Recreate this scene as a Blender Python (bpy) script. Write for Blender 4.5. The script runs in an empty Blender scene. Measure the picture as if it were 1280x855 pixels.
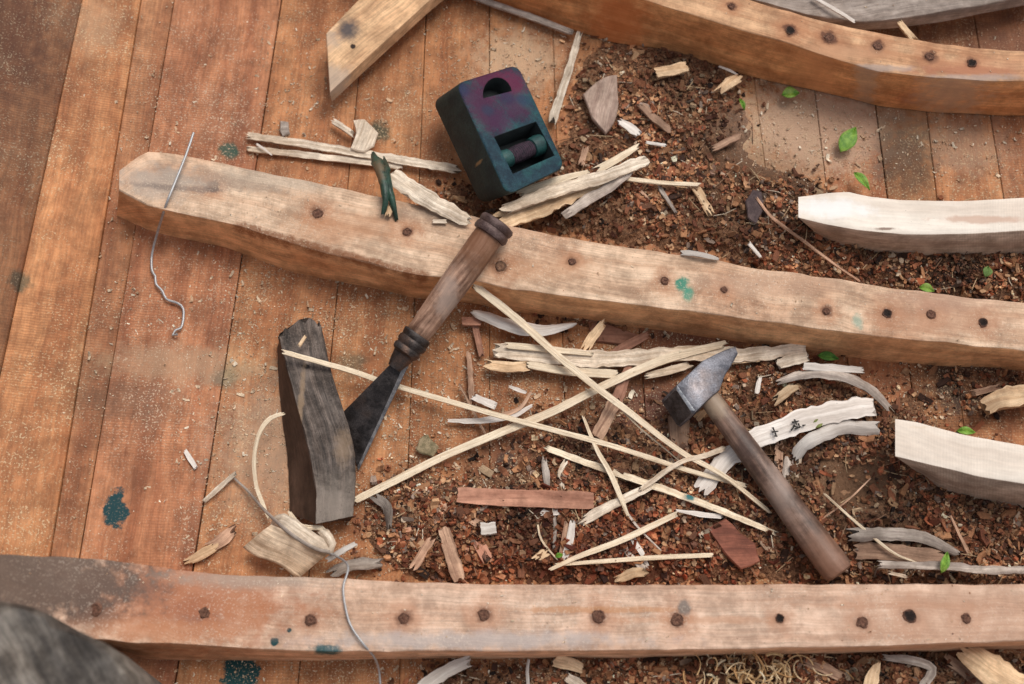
import bpy, bmesh, math, random
from mathutils import Vector, Matrix, noise
random.seed(11)
C = bpy.context.scene
COL = C.collection
R = math.radians

# ------------------------------------------------------------------ camera
TILT, DIST, FPX = R(20), 1.5, 1500.0
cam_d = bpy.data.cameras.new('camera'); cam = bpy.data.objects.new('camera', cam_d); COL.objects.link(cam)
CAM = Vector((0, -DIST*math.sin(TILT), DIST*math.cos(TILT)))
cam.location = CAM; cam.rotation_euler = (TILT, 0, 0)
cam_d.sensor_width = 36; cam_d.lens = 36*FPX/1280
cam_d.clip_start = 0.05; cam_d.clip_end = 500
cam_d.dof.use_dof = True; cam_d.dof.focus_distance = 1.46; cam_d.dof.aperture_fstop = 3.0
C.camera = cam

# ------------------------------------------------------------------ world, sun
SUN_EL, SUN_AZ = R(62), R(40)          # azimuth clockwise from +Y (top of the picture)
w = bpy.data.worlds.new('World'); C.world = w; w.use_nodes = True
nt = w.node_tree; nt.nodes.clear()
sky = nt.nodes.new('ShaderNodeTexSky'); sky.sky_type = 'NISHITA'; sky.sun_disc = False
sky.sun_elevation = SUN_EL; sky.sun_rotation = SUN_AZ; sky.dust_density = 3.0; sky.air_density = 1.0
hs = nt.nodes.new('ShaderNodeHueSaturation'); hs.inputs['Saturation'].default_value = 0.30
bg = nt.nodes.new('ShaderNodeBackground'); bg.inputs['Strength'].default_value = 0.125
wo = nt.nodes.new('ShaderNodeOutputWorld')
nt.links.new(sky.outputs[0], hs.inputs['Color']); nt.links.new(hs.outputs[0], bg.inputs[0]); nt.links.new(bg.outputs[0], wo.inputs[0])
sd = bpy.data.lights.new('sun', 'SUN'); sd.energy = 1.5; sd.angle = R(30); sd.color = (1, 0.95, 0.88)
so = bpy.data.objects.new('sun', sd); COL.objects.link(so)
sv = Vector((math.sin(SUN_AZ)*math.cos(SUN_EL), math.cos(SUN_AZ)*math.cos(SUN_EL), math.sin(SUN_EL)))
so.rotation_euler = sv.to_track_quat('Z', 'Y').to_euler(); so.location = sv*5
C.view_settings.view_transform = 'Standard'; C.view_settings.look = 'None'
C.view_settings.exposure = 0.27; C.view_settings.gamma = 1.0
C.render.engine = 'CYCLES'

# ------------------------------------------------------------------ helpers
ct, st = math.cos(TILT), math.sin(TILT)
def hull(x, y=0):
    z = 0.0
    if x < -0.30: z += 0.75*(-0.30-x)**2
    if x > 0.80: z += 0.5*(x-0.80)**2
    return z
def P(px, py, z=0.0):
    dx, dy, dz = (px-640)/FPX, (427.5-py)/FPX, -1.0
    d = Vector((dx, dy*ct - dz*st, dy*st + dz*ct))
    return CAM + d*((z-CAM.z)/d.z)
def PS(px, py, dz=0.0):
    z = dz
    for _ in range(12):
        p = P(px, py, z); z = hull(p.x, p.y)+dz
    return P(px, py, z)
def proj(p):
    v = p - CAM
    x = v.x; y = v.y*ct + v.z*st; z = -v.y*st + v.z*ct
    return 640+FPX*x/(-z), 427.5-FPX*y/(-z)
def nz(x, y, z=0.0, s=1.0):
    return noise.noise(Vector((x*s, y*s, z*s)))
def catmull(pts, step):
    pts = [Vector(p) for p in pts]
    if len(pts) == 2:
        n = max(2, int((pts[1]-pts[0]).length/step))
        return [pts[0].lerp(pts[1], i/n) for i in range(n+1)]
    q = [pts[0]*2-pts[1]] + pts + [pts[-1]*2-pts[-2]]
    out = []
    for i in range(1, len(q)-2):
        a, b, c, d = q[i-1:i+3]
        n = max(1, int((c-b).length/step))
        for k in range(n):
            t = k/n
            out.append(0.5*((2*b) + (c-a)*t + (2*a-5*b+4*c-d)*t*t + (-a+3*b-3*c+d)*t**3))
    out.append(q[-2]); return out
def lin(pts, n):          # resample several polylines of equal count the same way
    return pts
class MB:
    def __init__(s): s.v=[]; s.f=[]; s.uv=[]; s.c=[]; s.m=[]
    def vert(s, p, uv=(0,0), c=(1,1,1)):
        s.v.append(tuple(p)); s.uv.append(uv); s.c.append(c); return len(s.v)-1
    def face(s, *i, m=0): s.f.append(i); s.m.append(m)
    def grid(s, rows, m=0, close=False):
        for a, b in zip(rows[:-1], rows[1:]):
            n = len(a)
            for k in range(n if close else n-1):
                s.face(a[k], a[(k+1)%n], b[(k+1)%n], b[k], m=m)
    def build(s, name, mats, parent=None, smooth=True, fix=True):
        me = bpy.data.meshes.new(name); me.from_pydata(s.v, [], s.f)
        if not isinstance(mats, (list, tuple)): mats = [mats]
        for mt in mats: me.materials.append(mt)
        me.polygons.foreach_set('material_index', s.m)
        ul = me.uv_layers.new(name='UVMap')
        vi = [0]*len(me.loops); me.loops.foreach_get('vertex_index', vi)
        flat = []
        for i in vi: flat.extend(s.uv[i])
        ul.data.foreach_set('uv', flat)
        ca = me.color_attributes.new('Col', 'FLOAT_COLOR', 'POINT')
        fc = []
        for c in s.c: fc.extend((c[0], c[1], c[2], 1.0))
        ca.data.foreach_set('color', fc)
        me.polygons.foreach_set('use_smooth', [smooth]*len(me.polygons))
        me.update()
        if fix:
            bm = bmesh.new(); bm.from_mesh(me); bmesh.ops.recalc_face_normals(bm, faces=bm.faces); bm.to_mesh(me); bm.free()
        if smooth:
            me.set_sharp_from_angle(angle=R(38))
        o = bpy.data.objects.new(name, me); COL.objects.link(o)
        if parent: o.parent = parent
        return o
def tag(o, label=None, cat=None, group=None, kind=None):
    if label: o['label'] = label
    if cat: o['category'] = cat
    if group: o['group'] = group
    if kind: o['kind'] = kind
    return o
def empty(name, label, cat, group=None):
    o = bpy.data.objects.new(name, None); COL.objects.link(o); o.empty_display_size = .02
    return tag(o, label, cat, group)

# ------------------------------------------------------------------ materials
class NT:
    def __init__(s, name):
        s.m = bpy.data.materials.new(name); s.m.use_nodes = True
        s.t = s.m.node_tree; s.b = s.t.nodes['Principled BSDF']
    def n(s, ty, **kw):
        o = s.t.nodes.new(ty)
        for k, v in kw.items(): setattr(o, k, v)
        return o
    def l(s, a, b): s.t.links.new(a, b)
    def val(s, sock, v):
        if hasattr(v, 'is_linked') or isinstance(v, bpy.types.NodeSocket): s.l(v, sock)
        else: sock.default_value = v
    def math(s, op, a, b=None, c=None):
        o = s.n('ShaderNodeMath', operation=op); s.val(o.inputs[0], a)
        if b is not None: s.val(o.inputs[1], b)
        if c is not None: s.val(o.inputs[2], c)
        return o.outputs[0]
    def mix(s, f, a, b, mode='MIX'):
        o = s.n('ShaderNodeMix', data_type='RGBA', blend_type=mode)
        s.val(o.inputs[0], f)
        for i, x in ((6, a), (7, b)):
            if isinstance(x, (tuple, list)): o.inputs[i].default_value = (x[0], x[1], x[2], 1)
            else: s.l(x, o.inputs[i])
        return o.outputs[2]
    def noise(s, vec, scale, detail=4, rough=.55, dist=0.0):
        o = s.n('ShaderNodeTexNoise'); o.inputs['Scale'].default_value = scale
        o.inputs['Detail'].default_value = detail; o.inputs['Roughness'].default_value = rough; o.inputs['Distortion'].default_value = dist
        s.l(vec, o.inputs['Vector']); return o.outputs['Fac']
    def rng(s, v, a, b, c=0.0, d=1.0):
        o = s.n('ShaderNodeMapRange'); o.interpolation_type = 'SMOOTHSTEP'; s.l(v, o.inputs[0])
        for i, x in enumerate((a, b, c, d)): o.inputs[i+1].default_value = x
        return o.outputs[0]
    def scale(s, vec, sc, off=(0,0,0)):
        o = s.n('ShaderNodeMapping'); o.inputs['Scale'].default_value = sc; o.inputs['Location'].default_value = off
        s.l(vec, o.inputs['Vector']); return o.outputs[0]
    def spots(s, col, lst, obj, nf):
        # each (point, rx, ry, colour, strength, softness)
        for (p, rx, ry, cc, stg, soft) in lst:
            d = s.n('ShaderNodeVectorMath', operation='SUBTRACT'); s.l(obj, d.inputs[0]); d.inputs[1].default_value = tuple(p)
            e = s.n('ShaderNodeVectorMath', operation='MULTIPLY'); s.l(d.outputs[0], e.inputs[0]); e.inputs[1].default_value = (1/rx, 1/ry, 0.5/max(rx, ry))
            g = s.n('ShaderNodeVectorMath', operation='LENGTH'); s.l(e.outputs[0], g.inputs[0])
            dd = s.math('ADD', g.outputs['Value'], s.math('MULTIPLY', s.math('SUBTRACT', nf, .5), 2.2))
            f = s.rng(dd, 1-soft, 1+soft, stg, 0.0)
            col = s.mix(f, col, cc)
        return col

def wood(name, dark, light, spots=(), along=5.0, across=70.0, rough=.75, bump=.35, blot=.35, blotcol=None, saw=0.0, dust=0.0, fine=.25, vcol=True, seed=0.0, dustcol=(.62,.46,.3), grime=.3):
    t = NT(name)
    tc = t.n('ShaderNodeTexCoord'); uv, ob = tc.outputs['UV'], tc.outputs['Object']
    wob = t.noise(t.scale(ob, (1,1,1), (seed,seed,0)), 9, 2)
    uvn = t.n('ShaderNodeVectorMath', operation='ADD'); t.l(uv, uvn.inputs[0])
    cmb = t.n('ShaderNodeCombineXYZ'); t.l(t.math('MULTIPLY', wob, .016), cmb.inputs[1]); t.l(cmb.outputs[0], uvn.inputs[1])
    u2 = t.scale(uvn.outputs[0], (along, across, 1), (seed*3.1, seed*1.7, 0))
    g1 = t.noise(u2, 1.0, 5, .6, .3)
    g2 = t.noise(t.scale(uvn.outputs[0], (along*6, across*9, 1)), 1.0, 3, .6)
    col = t.mix(t.rng(g1, .32, .68), dark, light)
    bl = t.noise(t.scale(ob, (1,1,1), (seed,0,seed)), 7, 4, .6)
    bc = blotcol or tuple(x*.45 for x in dark)
    col = t.mix(t.math('MULTIPLY', t.rng(bl, .45, .75), blot), col, bc)
    f2 = t.rng(g2, .25, .75, 1-fine, 1+fine)
    cf = t.n('ShaderNodeCombineColor');
    for i in range(3): t.l(f2, cf.inputs[i])
    col = t.mix(1.0, col, cf.outputs[0], 'MULTIPLY')
    # worn, scuffed surface: blotches at several sizes, thin dark scratches and pits
    gr = t.noise(ob, 34, 10, .72); gv = t.rng(gr, .34, .66, 1-grime, 1+grime*.75)
    cg = t.n('ShaderNodeCombineColor'); t.l(gv, cg.inputs[0]); t.l(t.math('POWER', gv, 1.08), cg.inputs[1]); t.l(t.math('POWER', gv, 1.14), cg.inputs[2])
    col = t.mix(1.0, col, cg.outputs[0], 'MULTIPLY')
    pt = t.noise(ob, 260, 4, .7); pm = t.rng(pt, .64, .72, 0, .65)
    col = t.mix(t.math('MULTIPLY', pm, t.rng(gr, .4, .6)), col, tuple(x*.3 for x in dark))
    sc = t.noise(t.scale(uvn.outputs[0], (along*2.5, across*2.2, 1), (7, 3, 0)), 1.0, 6, .7)
    col = t.mix(t.rng(sc, .63, .72, 0, grime*2.0), col, tuple(x*.42 for x in dark))
    hgt = t.math('ADD', g1, t.math('MULTIPLY', g2, .5)); hgt = t.math('ADD', hgt, t.math('MULTIPLY', gr, .8)); hgt = t.math('ADD', hgt, t.math('MULTIPLY', pm, -.8))
    if saw:
        sw = t.n('ShaderNodeTexWave', wave_type='BANDS', bands_direction='X'); sw.inputs['Scale'].default_value = 90
        sw.inputs['Distortion'].default_value = 4; sw.inputs['Detail'].default_value = 3; sw.inputs['Detail Scale'].default_value = 2
        t.l(t.scale(uv, (1, .35, 1)), sw.inputs['Vector'])
        sf = t.math('MULTIPLY', sw.outputs['Fac'], t.rng(t.noise(ob, 5, 3), .4, .65, 0, saw))
        col = t.mix(sf, col, tuple(x*.5 for x in dark)); hgt = t.math('ADD', hgt, t.math('MULTIPLY', sf, -.5))
    nf = t.noise(ob, 70, 5, .65)
    if spots: col = t.spots(col, spots, ob, nf)
    if dust:
        d1 = t.noise(ob, 420, 2, .5); d2 = t.noise(ob, 11, 5, .7)
        df = t.math('MULTIPLY', t.rng(d1, .57, .63), t.rng(d2, .40, .66, 0.12, 1.0))
        d3 = t.math('MULTIPLY', t.rng(d2, .5, .8), .22)
        df = t.math('MULTIPLY', t.math('MAXIMUM', df, d3), dust)
        col = t.mix(df, col, dustcol); hgt = t.math('ADD', hgt, df)
    if vcol:
        a = t.n('ShaderNodeAttribute', attribute_name='Col'); col = t.mix(1.0, col, a.outputs['Color'], 'MULTIPLY')
    t.l(col, t.b.inputs['Base Color'])
    t.b.inputs['Roughness'].default_value = rough
    t.b.inputs['Specular IOR Level'].default_value = .3
    bp = t.n('ShaderNodeBump'); bp.inputs['Strength'].default_value = bump; bp.inputs['Distance'].default_value = .0012
    t.l(hgt, bp.inputs['Height']); t.l(bp.outputs[0], t.b.inputs['Normal'])
    return t.m
def mottled(name, a, b, scale=60, rough=.8, metal=0.0, bump=.4, spots=(), vcol=False, spec=.4, c=None, bd=.0015):
    t = NT(name); tc = t.n('ShaderNodeTexCoord'); ob = tc.outputs['Object']
    n1 = t.noise(ob, scale, 6, .65); n2 = t.noise(ob, scale*6, 3, .6)
    col = t.mix(t.rng(n1, .35, .65), a, b)
    if c: col = t.mix(t.rng(t.noise(ob, scale*.4, 4, .6), .48, .7), col, c)
    col = t.mix(t.rng(n2, .52, .70, 0, .5), col, tuple(x*.4 for x in a))
    n3 = t.rng(t.noise(ob, scale*12, 3, .7), .3, .7, .62, 1.35); cn = t.n('ShaderNodeCombineColor')
    for i in range(3): t.l(n3, cn.inputs[i])
    col = t.mix(1.0, col, cn.outputs[0], 'MULTIPLY')
    if spots: col = t.spots(col, spots, ob, t.noise(ob, 150, 7, .75))
    if vcol:
        at = t.n('ShaderNodeAttribute', attribute_name='Col'); col = t.mix(1.0, col, at.outputs['Color'], 'MULTIPLY')
    t.l(col, t.b.inputs['Base Color']); t.b.inputs['Metallic'].default_value = metal
    if metal: t.l(t.rng(n1, .3, .7, rough-.12, rough+.15), t.b.inputs['Roughness'])
    else: t.b.inputs['Roughness'].default_value = rough
    t.b.inputs['Specular IOR Level'].default_value = spec
    bp = t.n('ShaderNodeBump'); bp.inputs['Strength'].default_value = bump; bp.inputs['Distance'].default_value = bd
    t.l(t.math('ADD', n1, t.math('MULTIPLY', n2, .6)), bp.inputs['Height']); t.l(bp.outputs[0], t.b.inputs['Normal'])
    return t.m

TEAL = (.005,.10,.10); DTEAL = (.004,.045,.05); RUST = (.10,.035,.018); BLACK = (.02,.013,.01); GREY = (.2,.17,.15)
PALE = mottled  # alias unused
def sp(px, py, z, r, col, stg=.9, soft=.25, ry=None):
    k = .001
    return (P(px, py, z), r*k, (ry or r)*k, col, stg, soft)
def sps(px, py, r, col, stg=.9, soft=.25, ry=None):
    return (PS(px, py), r*.001, (ry or r)*.001, col, stg, soft)

# ------------------------------------------------------------------ hull floor
floor_spots = [sps(143,641,13,DTEAL,1,.15,21), sps(285,188,11,(.01,.07,.045),.9,.3,13), sps(281,470,14,(.02,.10,.08),.6,.5),
  sps(302,838,20,DTEAL,1,.15,24), sps(633,577,12,DTEAL,1,.2), sps(472,165,13,(.02,.05,.035),.8,.4,18), sps(440,455,16,(.05,.07,.05),.6,.5),
  sps(150,500,50,(.12,.07,.04),.5,.7,22), sps(230,455,90,(.45,.30,.17),.6,.6,22), sps(24,352,12,(.02,.05,.035),.7,.5),
  sps(118,35,26,(.42,.27,.17),.5,.7,40), sps(5,40,60,(.10,.030,.014),.7,.7,110),
  sps(645,75,55,(.55,.37,.25),.75,.6,45), sps(1020,160,120,(.52,.34,.24),.95,.5,62), sps(940,215,60,(.34,.20,.12),.8,.6,35), sps(1200,180,60,(.40,.26,.18),.6,.6,40), sps(1130,200,40,(.07,.035,.02),.7,.5,45),
  sps(340,560,60,(.45,.33,.24),.5,.7,80), sps(1215,480,60,(.035,.02,.015),.85,.5,40), sps(810,520,60,(.09,.03,.02),.8,.4,40), sps(640,570,50,(.12,.04,.02),.7,.5,35),
  sps(1050,610,60,(.38,.22,.13),.7,.6,45),sps(870,400,70,(.15,.05,.03),.6,.6,60), sps(1230,60,100,(.12,.05,.03),.6,.6,50),
  sps(1000,845,260,(.13,.05,.03),.6,.5,40), sps(600,845,60,(.30,.12,.05),.6,.5,40)]
M_floor = wood('hull_wood', (.32,.118,.048), (.52,.235,.105), floor_spots, along=3.5, across=38, rough=.7, bump=.5, blot=.55, blotcol=(.17,.055,.024), saw=.4, dust=.85, fine=.2)
bounds = [((-330,0),(-520,700)), ((-215,0),(-400,700)), ((-130,0),(-290,700)), ((-20,0),(-170,700)), ((103,0),(-50,700)), ((176,0),(61,700)), ((217,0),(98,700)),
  ((352,0),(243,700)), ((458,0),(388,700)), ((533,0),(505,700)), ((612,0),(612,700)), ((690,0),(712,700)), ((770,0),(820,700)),
  ((850,0),(925,700)), ((930,0),(1020,700)), ((1005,0),(1090,700)), ((1078,0),(1168,700)), ((1142,0),(1225,700)), ((1215,0),(1330,700)), ((1300,0),(1440,700)), ((1390,0),(1550,700)), ((1480,0),(1660,700)), ((1570,0),(1780,700))]
YB, YT = -1.1, 1.5
lines = []
for a, b in bounds:
    A, B = PS(*a), PS(*b); s_ = (A.x-B.x)/(A.y-B.y)
    lines.append((A.x, A.y, s_))
def lx(i, y): return lines[i][0] + (y-lines[i][1])*lines[i][2]
tints = [.8,.7,.62,.55,1.05,.84,.9,1.0,.92,.88,.95,.9,.85,.85,.85,.9,.72,.9,.8,.85,.8,.8]
fl = MB()
fl_tint = []
for i in range(len(lines)-1):
    random.seed(100+i); off = random.uniform(0, 10); dz = random.uniform(-.0010, .0010)
    if i == 3: dz = .004
    if i == 5: dz = -.001
    if i in (4,): dz = .002
    tt = tints[i]; cc = (tt, tt*random.uniform(.94, 1.0), tt*random.uniform(.88, 1.0))
    rows = []
    n = 90
    for k in range(n+1):
        y = YB+(YT-YB)*k/n
        g = (.0007 if i in (6,7,15,17) else .00028) + .0008*max(0, nz(i*7.1, y*3))
        x0, x1 = lx(i, y)+g, lx(i+1, y)-g
        row = []
        prof = [(0,-.012), (0,-.0012), (.0012,0)] + [(q, 0) for q in (None,)*0]
        xs = [x0, x0, x0+.0008, x0*.66+x1*.34, x0*.34+x1*.66, x1-.0008, x1, x1]
        zs = [-.02, -.0007, 0, .0004, .0004, 0, -.0007, -.02]
        for x, z in zip(xs, zs):
            row.append(fl.vert((x, y, hull(x)+z+dz-.0005), (y+off, (x-x0)+off), cc))
        rows.append(row)
    fl.grid(rows)
# dark base sheet just under the planks
rows = []
for k in range(2):
    y = YB if k == 0 else YT
    rows.append([fl.vert((x/20, y, hull(x/20)-.010), (y, x/20), (.12,.1,.1)) for x in range(-26, 27)])
fl.grid(rows)
floor = fl.build('floor', M_floor); tag(floor, kind='structure')
# earth below the boat
g = MB(); M_ground = mottled('earth', (.13,.09,.06), (.2,.14,.09), 3, .95, bump=.6, bd=.02)
q = [g.vert(p) for p in ((-150,-150,-.35),(150,-150,-.35),(150,150,-.35),(-150,150,-.35))]; g.face(*q)
tag(g.build('ground', M_ground, smooth=False, fix=False), kind='structure')

# ------------------------------------------------------------------ soil
BL = [(800,110,95,60,1),(885,190,100,75,1.1),(850,260,90,45,1),(960,250,70,60,1),(1060,320,110,45,1),(1200,350,90,45,.8),(720,240,60,55,.8),(600,250,60,25,.8),
  (650,660,130,55,1.2),(800,655,120,60,1.2),(545,660,70,55,.8),(930,640,110,70,1),(1060,610,90,70,.75),(1130,690,130,45,1.1),(1230,650,90,60,.9),
  (880,545,70,50,.7),(730,560,70,45,.7),(1030,530,70,55,.95),(960,470,50,30,.7),(1140,570,40,60,.8),
  (760,395,90,18,.7),(1100,840,220,30,1),(900,850,120,30,.8),(1400,700,120,60,1),(1350,330,120,50,.9),(560,850,50,25,.5),(700,845,90,20,.6),(1240,480,60,30,.5),(1000,920,300,60,.9),(500,640,40,40,.5)]
def sandy(px, py):
    v = 0
    for cx, cy, rx, ry in ((1020,165,110,55),(945,205,55,32),(1060,610,50,35),(1120,195,40,35),(650,90,60,40)):
        d = ((px-cx)/rx)**2 + ((py-cy)/ry)**2
        if d < 6: v += math.exp(-d)
    return v
def mask(px, py):
    s_ = 0
    s_ -= .75*sandy(px, py)
    for cx, cy, rx, ry, k in BL:
        d = ((px-cx)/rx)**2 + ((py-cy)/ry)**2
        if d < 7: s_ += k*math.exp(-d*.9)
    return max(0, min(s_, 1.25))
def soil_h(x, y, px=None, py=None):
    if px is None: px, py = proj(Vector((x, y, 0)))
    m = mask(px, py)
    if m < .05: return -.02, m
    return -.009 + .020*min(m, 1.0) + (.006*nz(x, y, 0, 22) + .004*nz(x, y, 3, 70) + .0025*nz(x, y, 5, 190))*min(1, m*1.3), m
so_m = MB()
S = .0036; nx, ny = int(1.25/S), int(1.10/S); rows = []
for j in range(ny+1):
    y = -.58 + j*S; row = []
    for i in range(nx+1):
        x = -.28 + i*S; h, m = soil_h(x, y)
        row.append(so_m.vert((x, y, h+hull(x)), (x, y), (1, 1, 1)))
    rows.append(row)
for a, b in zip(rows[:-1], rows[1:]):
    for k in range(nx):
        f = (a[k], a[k+1], b[k+1], b[k])
        if max(so_m.v[q][2] for q in f) > -.004: so_m.face(*f)
M_soil = mottled('soil', (.15,.06,.03), (.46,.24,.13), 300, .9, bump=1.0, bd=.004, c=(.22,.12,.07), spec=.2,
   spots=[sps(720,690,190,(.13,.035,.018),.8,.5,55), sps(1010,170,110,(.42,.27,.19),.9,.5,60), sps(900,230,120,(.17,.09,.05),.6,.6,80), sps(1060,600,90,(.27,.15,.085),.8,.6,60), sps(1000,260,90,(.09,.045,.025),.6,.6,50), sps(1190,350,80,(.04,.022,.014),.8,.5,40), sps(1120,690,150,(.07,.033,.02),.6,.5,50)])
so_o = so_m.build('soil', M_soil, fix=False); tag(so_o, 'rusty brown crumbly dirt and rotted wood lying between the ribs', 'dirt', kind='stuff')

# ------------------------------------------------------------------ beams (boat ribs)
TOPS = []         # (polygon xy, z function) to lay sawdust on
def interp(pl, x):
    for (x0, y0), (x1, y1) in zip(pl[:-1], pl[1:]):
        if x0 <= x <= x1: return y0+(y1-y0)*(x-x0)/(x1-x0)
    return pl[0][1] if x < pl[0][0] else pl[-1][1]
def rib(name, top, edge, bot, zf, base, mat, step=12, rough=.0012, x0=None, x1=None, parent=None, r=.0018, seed=0, cap=True, tint=1.0, sidetint=(1,1,1), under=0):
    """top / edge / bot are outlines (x,y) along the rib; zf(x) height of the top face, base(x) height of the bottom"""
    x0 = x0 if x0 is not None else top[0][0]; x1 = x1 if x1 is not None else top[-1][0]
    n = int((x1-x0)/step); mb = MB(); rows = []; u = 0; last = None; poly_a = []; poly_b = []
    for i in range(n+1):
        x = x0+(x1-x0)*i/n
        T = P(x, interp(top, x), zf(x)); E = P(x, interp(edge, x), zf(x)); B = P(x, interp(bot, x), base(x))
        if B.y > E.y - .001: B.y = E.y - .001
        j = rough*1.6
        T.y += j*nz(x, seed, 0, .03)+rough*.6*nz(x, seed+9, 0, .16); E.y += j*nz(x, seed+5, 0, .025)+rough*.6*nz(x, seed+3, 0, .2); B.y += j*nz(x, seed+8, 0, .02)
        c = (T+E)/2
        if last is not None: u += (c-last).length
        last = c; W = (T-E).length
        D = Vector((T.x, T.y, base(x)))
        if under and i < 6: D.x += under*(1-i/6); B.x += under*(1-i/6)
        rr = min(r, W*.25)
        pr = [D, D.lerp(T, .5), T+Vector((0, 0, -rr)), T+(E-T)*(rr*.3/W)+Vector((0,0,-rr*.3)), T+(E-T)*(rr/W)]
        for q in (.2,.35,.5,.65,.8): pr.append(T.lerp(E, q))
        S_ = (B-E).normalized()
        pr += [E+(T-E)*(rr/W), E+(T-E)*(rr*.3/W)+S_*rr*.3, E+S_*rr, E.lerp(B, .35), E.lerp(B, .7), B, Vector((B.x, (B.y+D.y)/2, base(x)))]
        row = []; v = 0; lp = pr[0]
        for k, p in enumerate(pr):
            v += (p-lp).length; lp = p; p = p.copy()
            if 4 <= k <= 10: p.z += rough*(nz(p.x, p.y, seed, 14) + .5*nz(p.x, p.y, seed, 60))
            elif k not in (0, 15, 16): p.y += rough*nz(p.x, p.z*3, seed, 18)
            cc = sidetint if k >= 12 else (tint,)*3  # side faces: fresh-sawn orange, with missing light painted in as brighter colour
            row.append(mb.vert(p, (u+seed, v+seed), cc))
        rows.append(row); poly_a.append(pr[4]); poly_b.append(pr[10])
    mb.grid(rows, close=True)
    mb.face(*rows[0]); mb.face(*rows[-1][::-1])
    TOPS.append((poly_a, poly_b))
    return mb.build(name, mat, parent)

def plug(px, py, z, r, parent, mat, name='wood_plug', op=False):
    c = P(px, py, z); mb = MB(); ctr = mb.vert(c+Vector((0,0, .0008 if not op else .0005)), (0,0), (.5,.4,.4) if not op else (.08,.06,.05))
    prev = None; rows = []
    for q, (f, h, t) in enumerate(((.45,.0009,.9), (.75,.0012,.7), (.95,.0016,.6), (1.1,.0006,1.0), (1.3,-.0015,1.1))):
        if op: t = (.08,.1,.25,.8,1)[q]; h = (.0005,.0006,.0010,.0012,-.0015)[q]  # open holes: the shade inside is painted in as dark colour
        row = []
        for k in range(18):
            a = k/18*math.tau; rr = r*f*(1+.3*nz(math.cos(a)*1.3+px, math.sin(a)*1.3, q*.3, 1.0)+random.uniform(-.09,.09))
            row.append(mb.vert(c+Vector((math.cos(a)*rr, math.sin(a)*rr, h+random.uniform(-.0005,.0005))), (a, f), (t, t, t)))
        rows.append(row)
    for k in range(18): mb.face(ctr, rows[0][k], rows[0][(k+1)%18])
    mb.grid(rows, close=True)
    return mb.build(name, mat, parent)
M_plug = mottled('plug_wood', (.12,.05,.03), (.30,.145,.09), 450, .85, bump=1.0, vcol=True)
M_plug2 = mottled('knot_wood', (.13,.06,.035), (.30,.16,.09), 300, .8, bump=.6, vcol=True)

# middle rib
ZM = .072
mid_plugs = [(268,235,7),(397,267,8),(509,290,7),(626,333,9),(715,327,6),(831,351,6),(905,362,5),(1033,389,6),(1109,392,7),(1164,393,7),(1229,403,7)]
ms = []
for i, (x, y, r) in enumerate(mid_plugs):
    ms.append(sp(x, y, ZM, r*2.6, (.40,.17,.08), .55, .6)); ms.append(sp(x, y, ZM, r*1.1, RUST, .75, .45))
ms += [sp(430,285,ZM,70,(.46,.22,.11),.5,.6,18), sp(690,335,ZM,60,(.46,.24,.13),.45,.6,14), sp(960,355,ZM,90,(.44,.27,.18),.5,.6,14), sp(1190,400,ZM,80,(.42,.22,.13),.6,.6,18),sp(853,356,ZM,8,(.005,.20,.13),.95,.35,9), sp(860,367,ZM,6,(.01,.24,.16),.8,.6,9), sp(1072,403,ZM,6,(.15,.33,.27),.6,.5,9), sp(330,225,ZM,110,(.30,.25,.20),.55,.6,16), sp(200,235,ZM,45,(.36,.30,.25),.7,.6,22),
       sp(225,240,ZM,60,(.12,.09,.08),.5,.5,4), sp(560,268,ZM,60,(.22,.16,.12),.5,.6,9), sp(1180,375,ZM,60,(.38,.22,.15),.6,.6,14)]
for i in range(16):
    x = 300+i*15; y = 283+ (x-300)*.27; ms.append(sp(x, y, ZM, 10, (.20,.075,.03), .8, .5, 5))
M_rib1 = wood('rib_wood', (.48,.30,.19), (.66,.47,.325), ms, along=3, across=55, blot=.6, blotcol=(.40,.19,.10), bump=.6, fine=.17, saw=.06, grime=.32, dust=.35, dustcol=(.75,.6,.45))
rib_mid = empty('boat_rib', 'long pale curved rib across the middle, with the chisel handle resting on it', 'timber', 'boat ribs')
rib('timber', [(149,212),(165,200),(182,189),(215,190),(260,200),(330,215),(430,235),(480,247),(560,262),(640,282),(700,295),(760,305),(850,318),(900,325),(935,334),(965,338),(1000,341),(1100,357),(1200,370),(1280,378),(1700,430)],
    [(149,238),(185,256),(210,263),(300,283),(376,307),(446,326),(517,343),(601,352),(640,361),(700,369),(757,376),(883,392),(1089,419),(1280,438),(1700,480)],
    [(149,245),(165,262),(185,275),(230,295),(300,318),(362,342),(440,357),(520,370),(600,381),(680,394),(757,404),(805,412),(920,428),(1089,452),(1201,460),(1280,461),(1700,505)],
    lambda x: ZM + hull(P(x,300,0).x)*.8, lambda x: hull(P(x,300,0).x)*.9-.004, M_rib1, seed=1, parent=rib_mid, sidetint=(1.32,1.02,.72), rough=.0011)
for i, (x, y, r) in enumerate(mid_plugs): plug(x, y, ZM+.0004, r*.00070, rib_mid, M_plug2 if i == 3 else M_plug, op=i in (8, 10))

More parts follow.
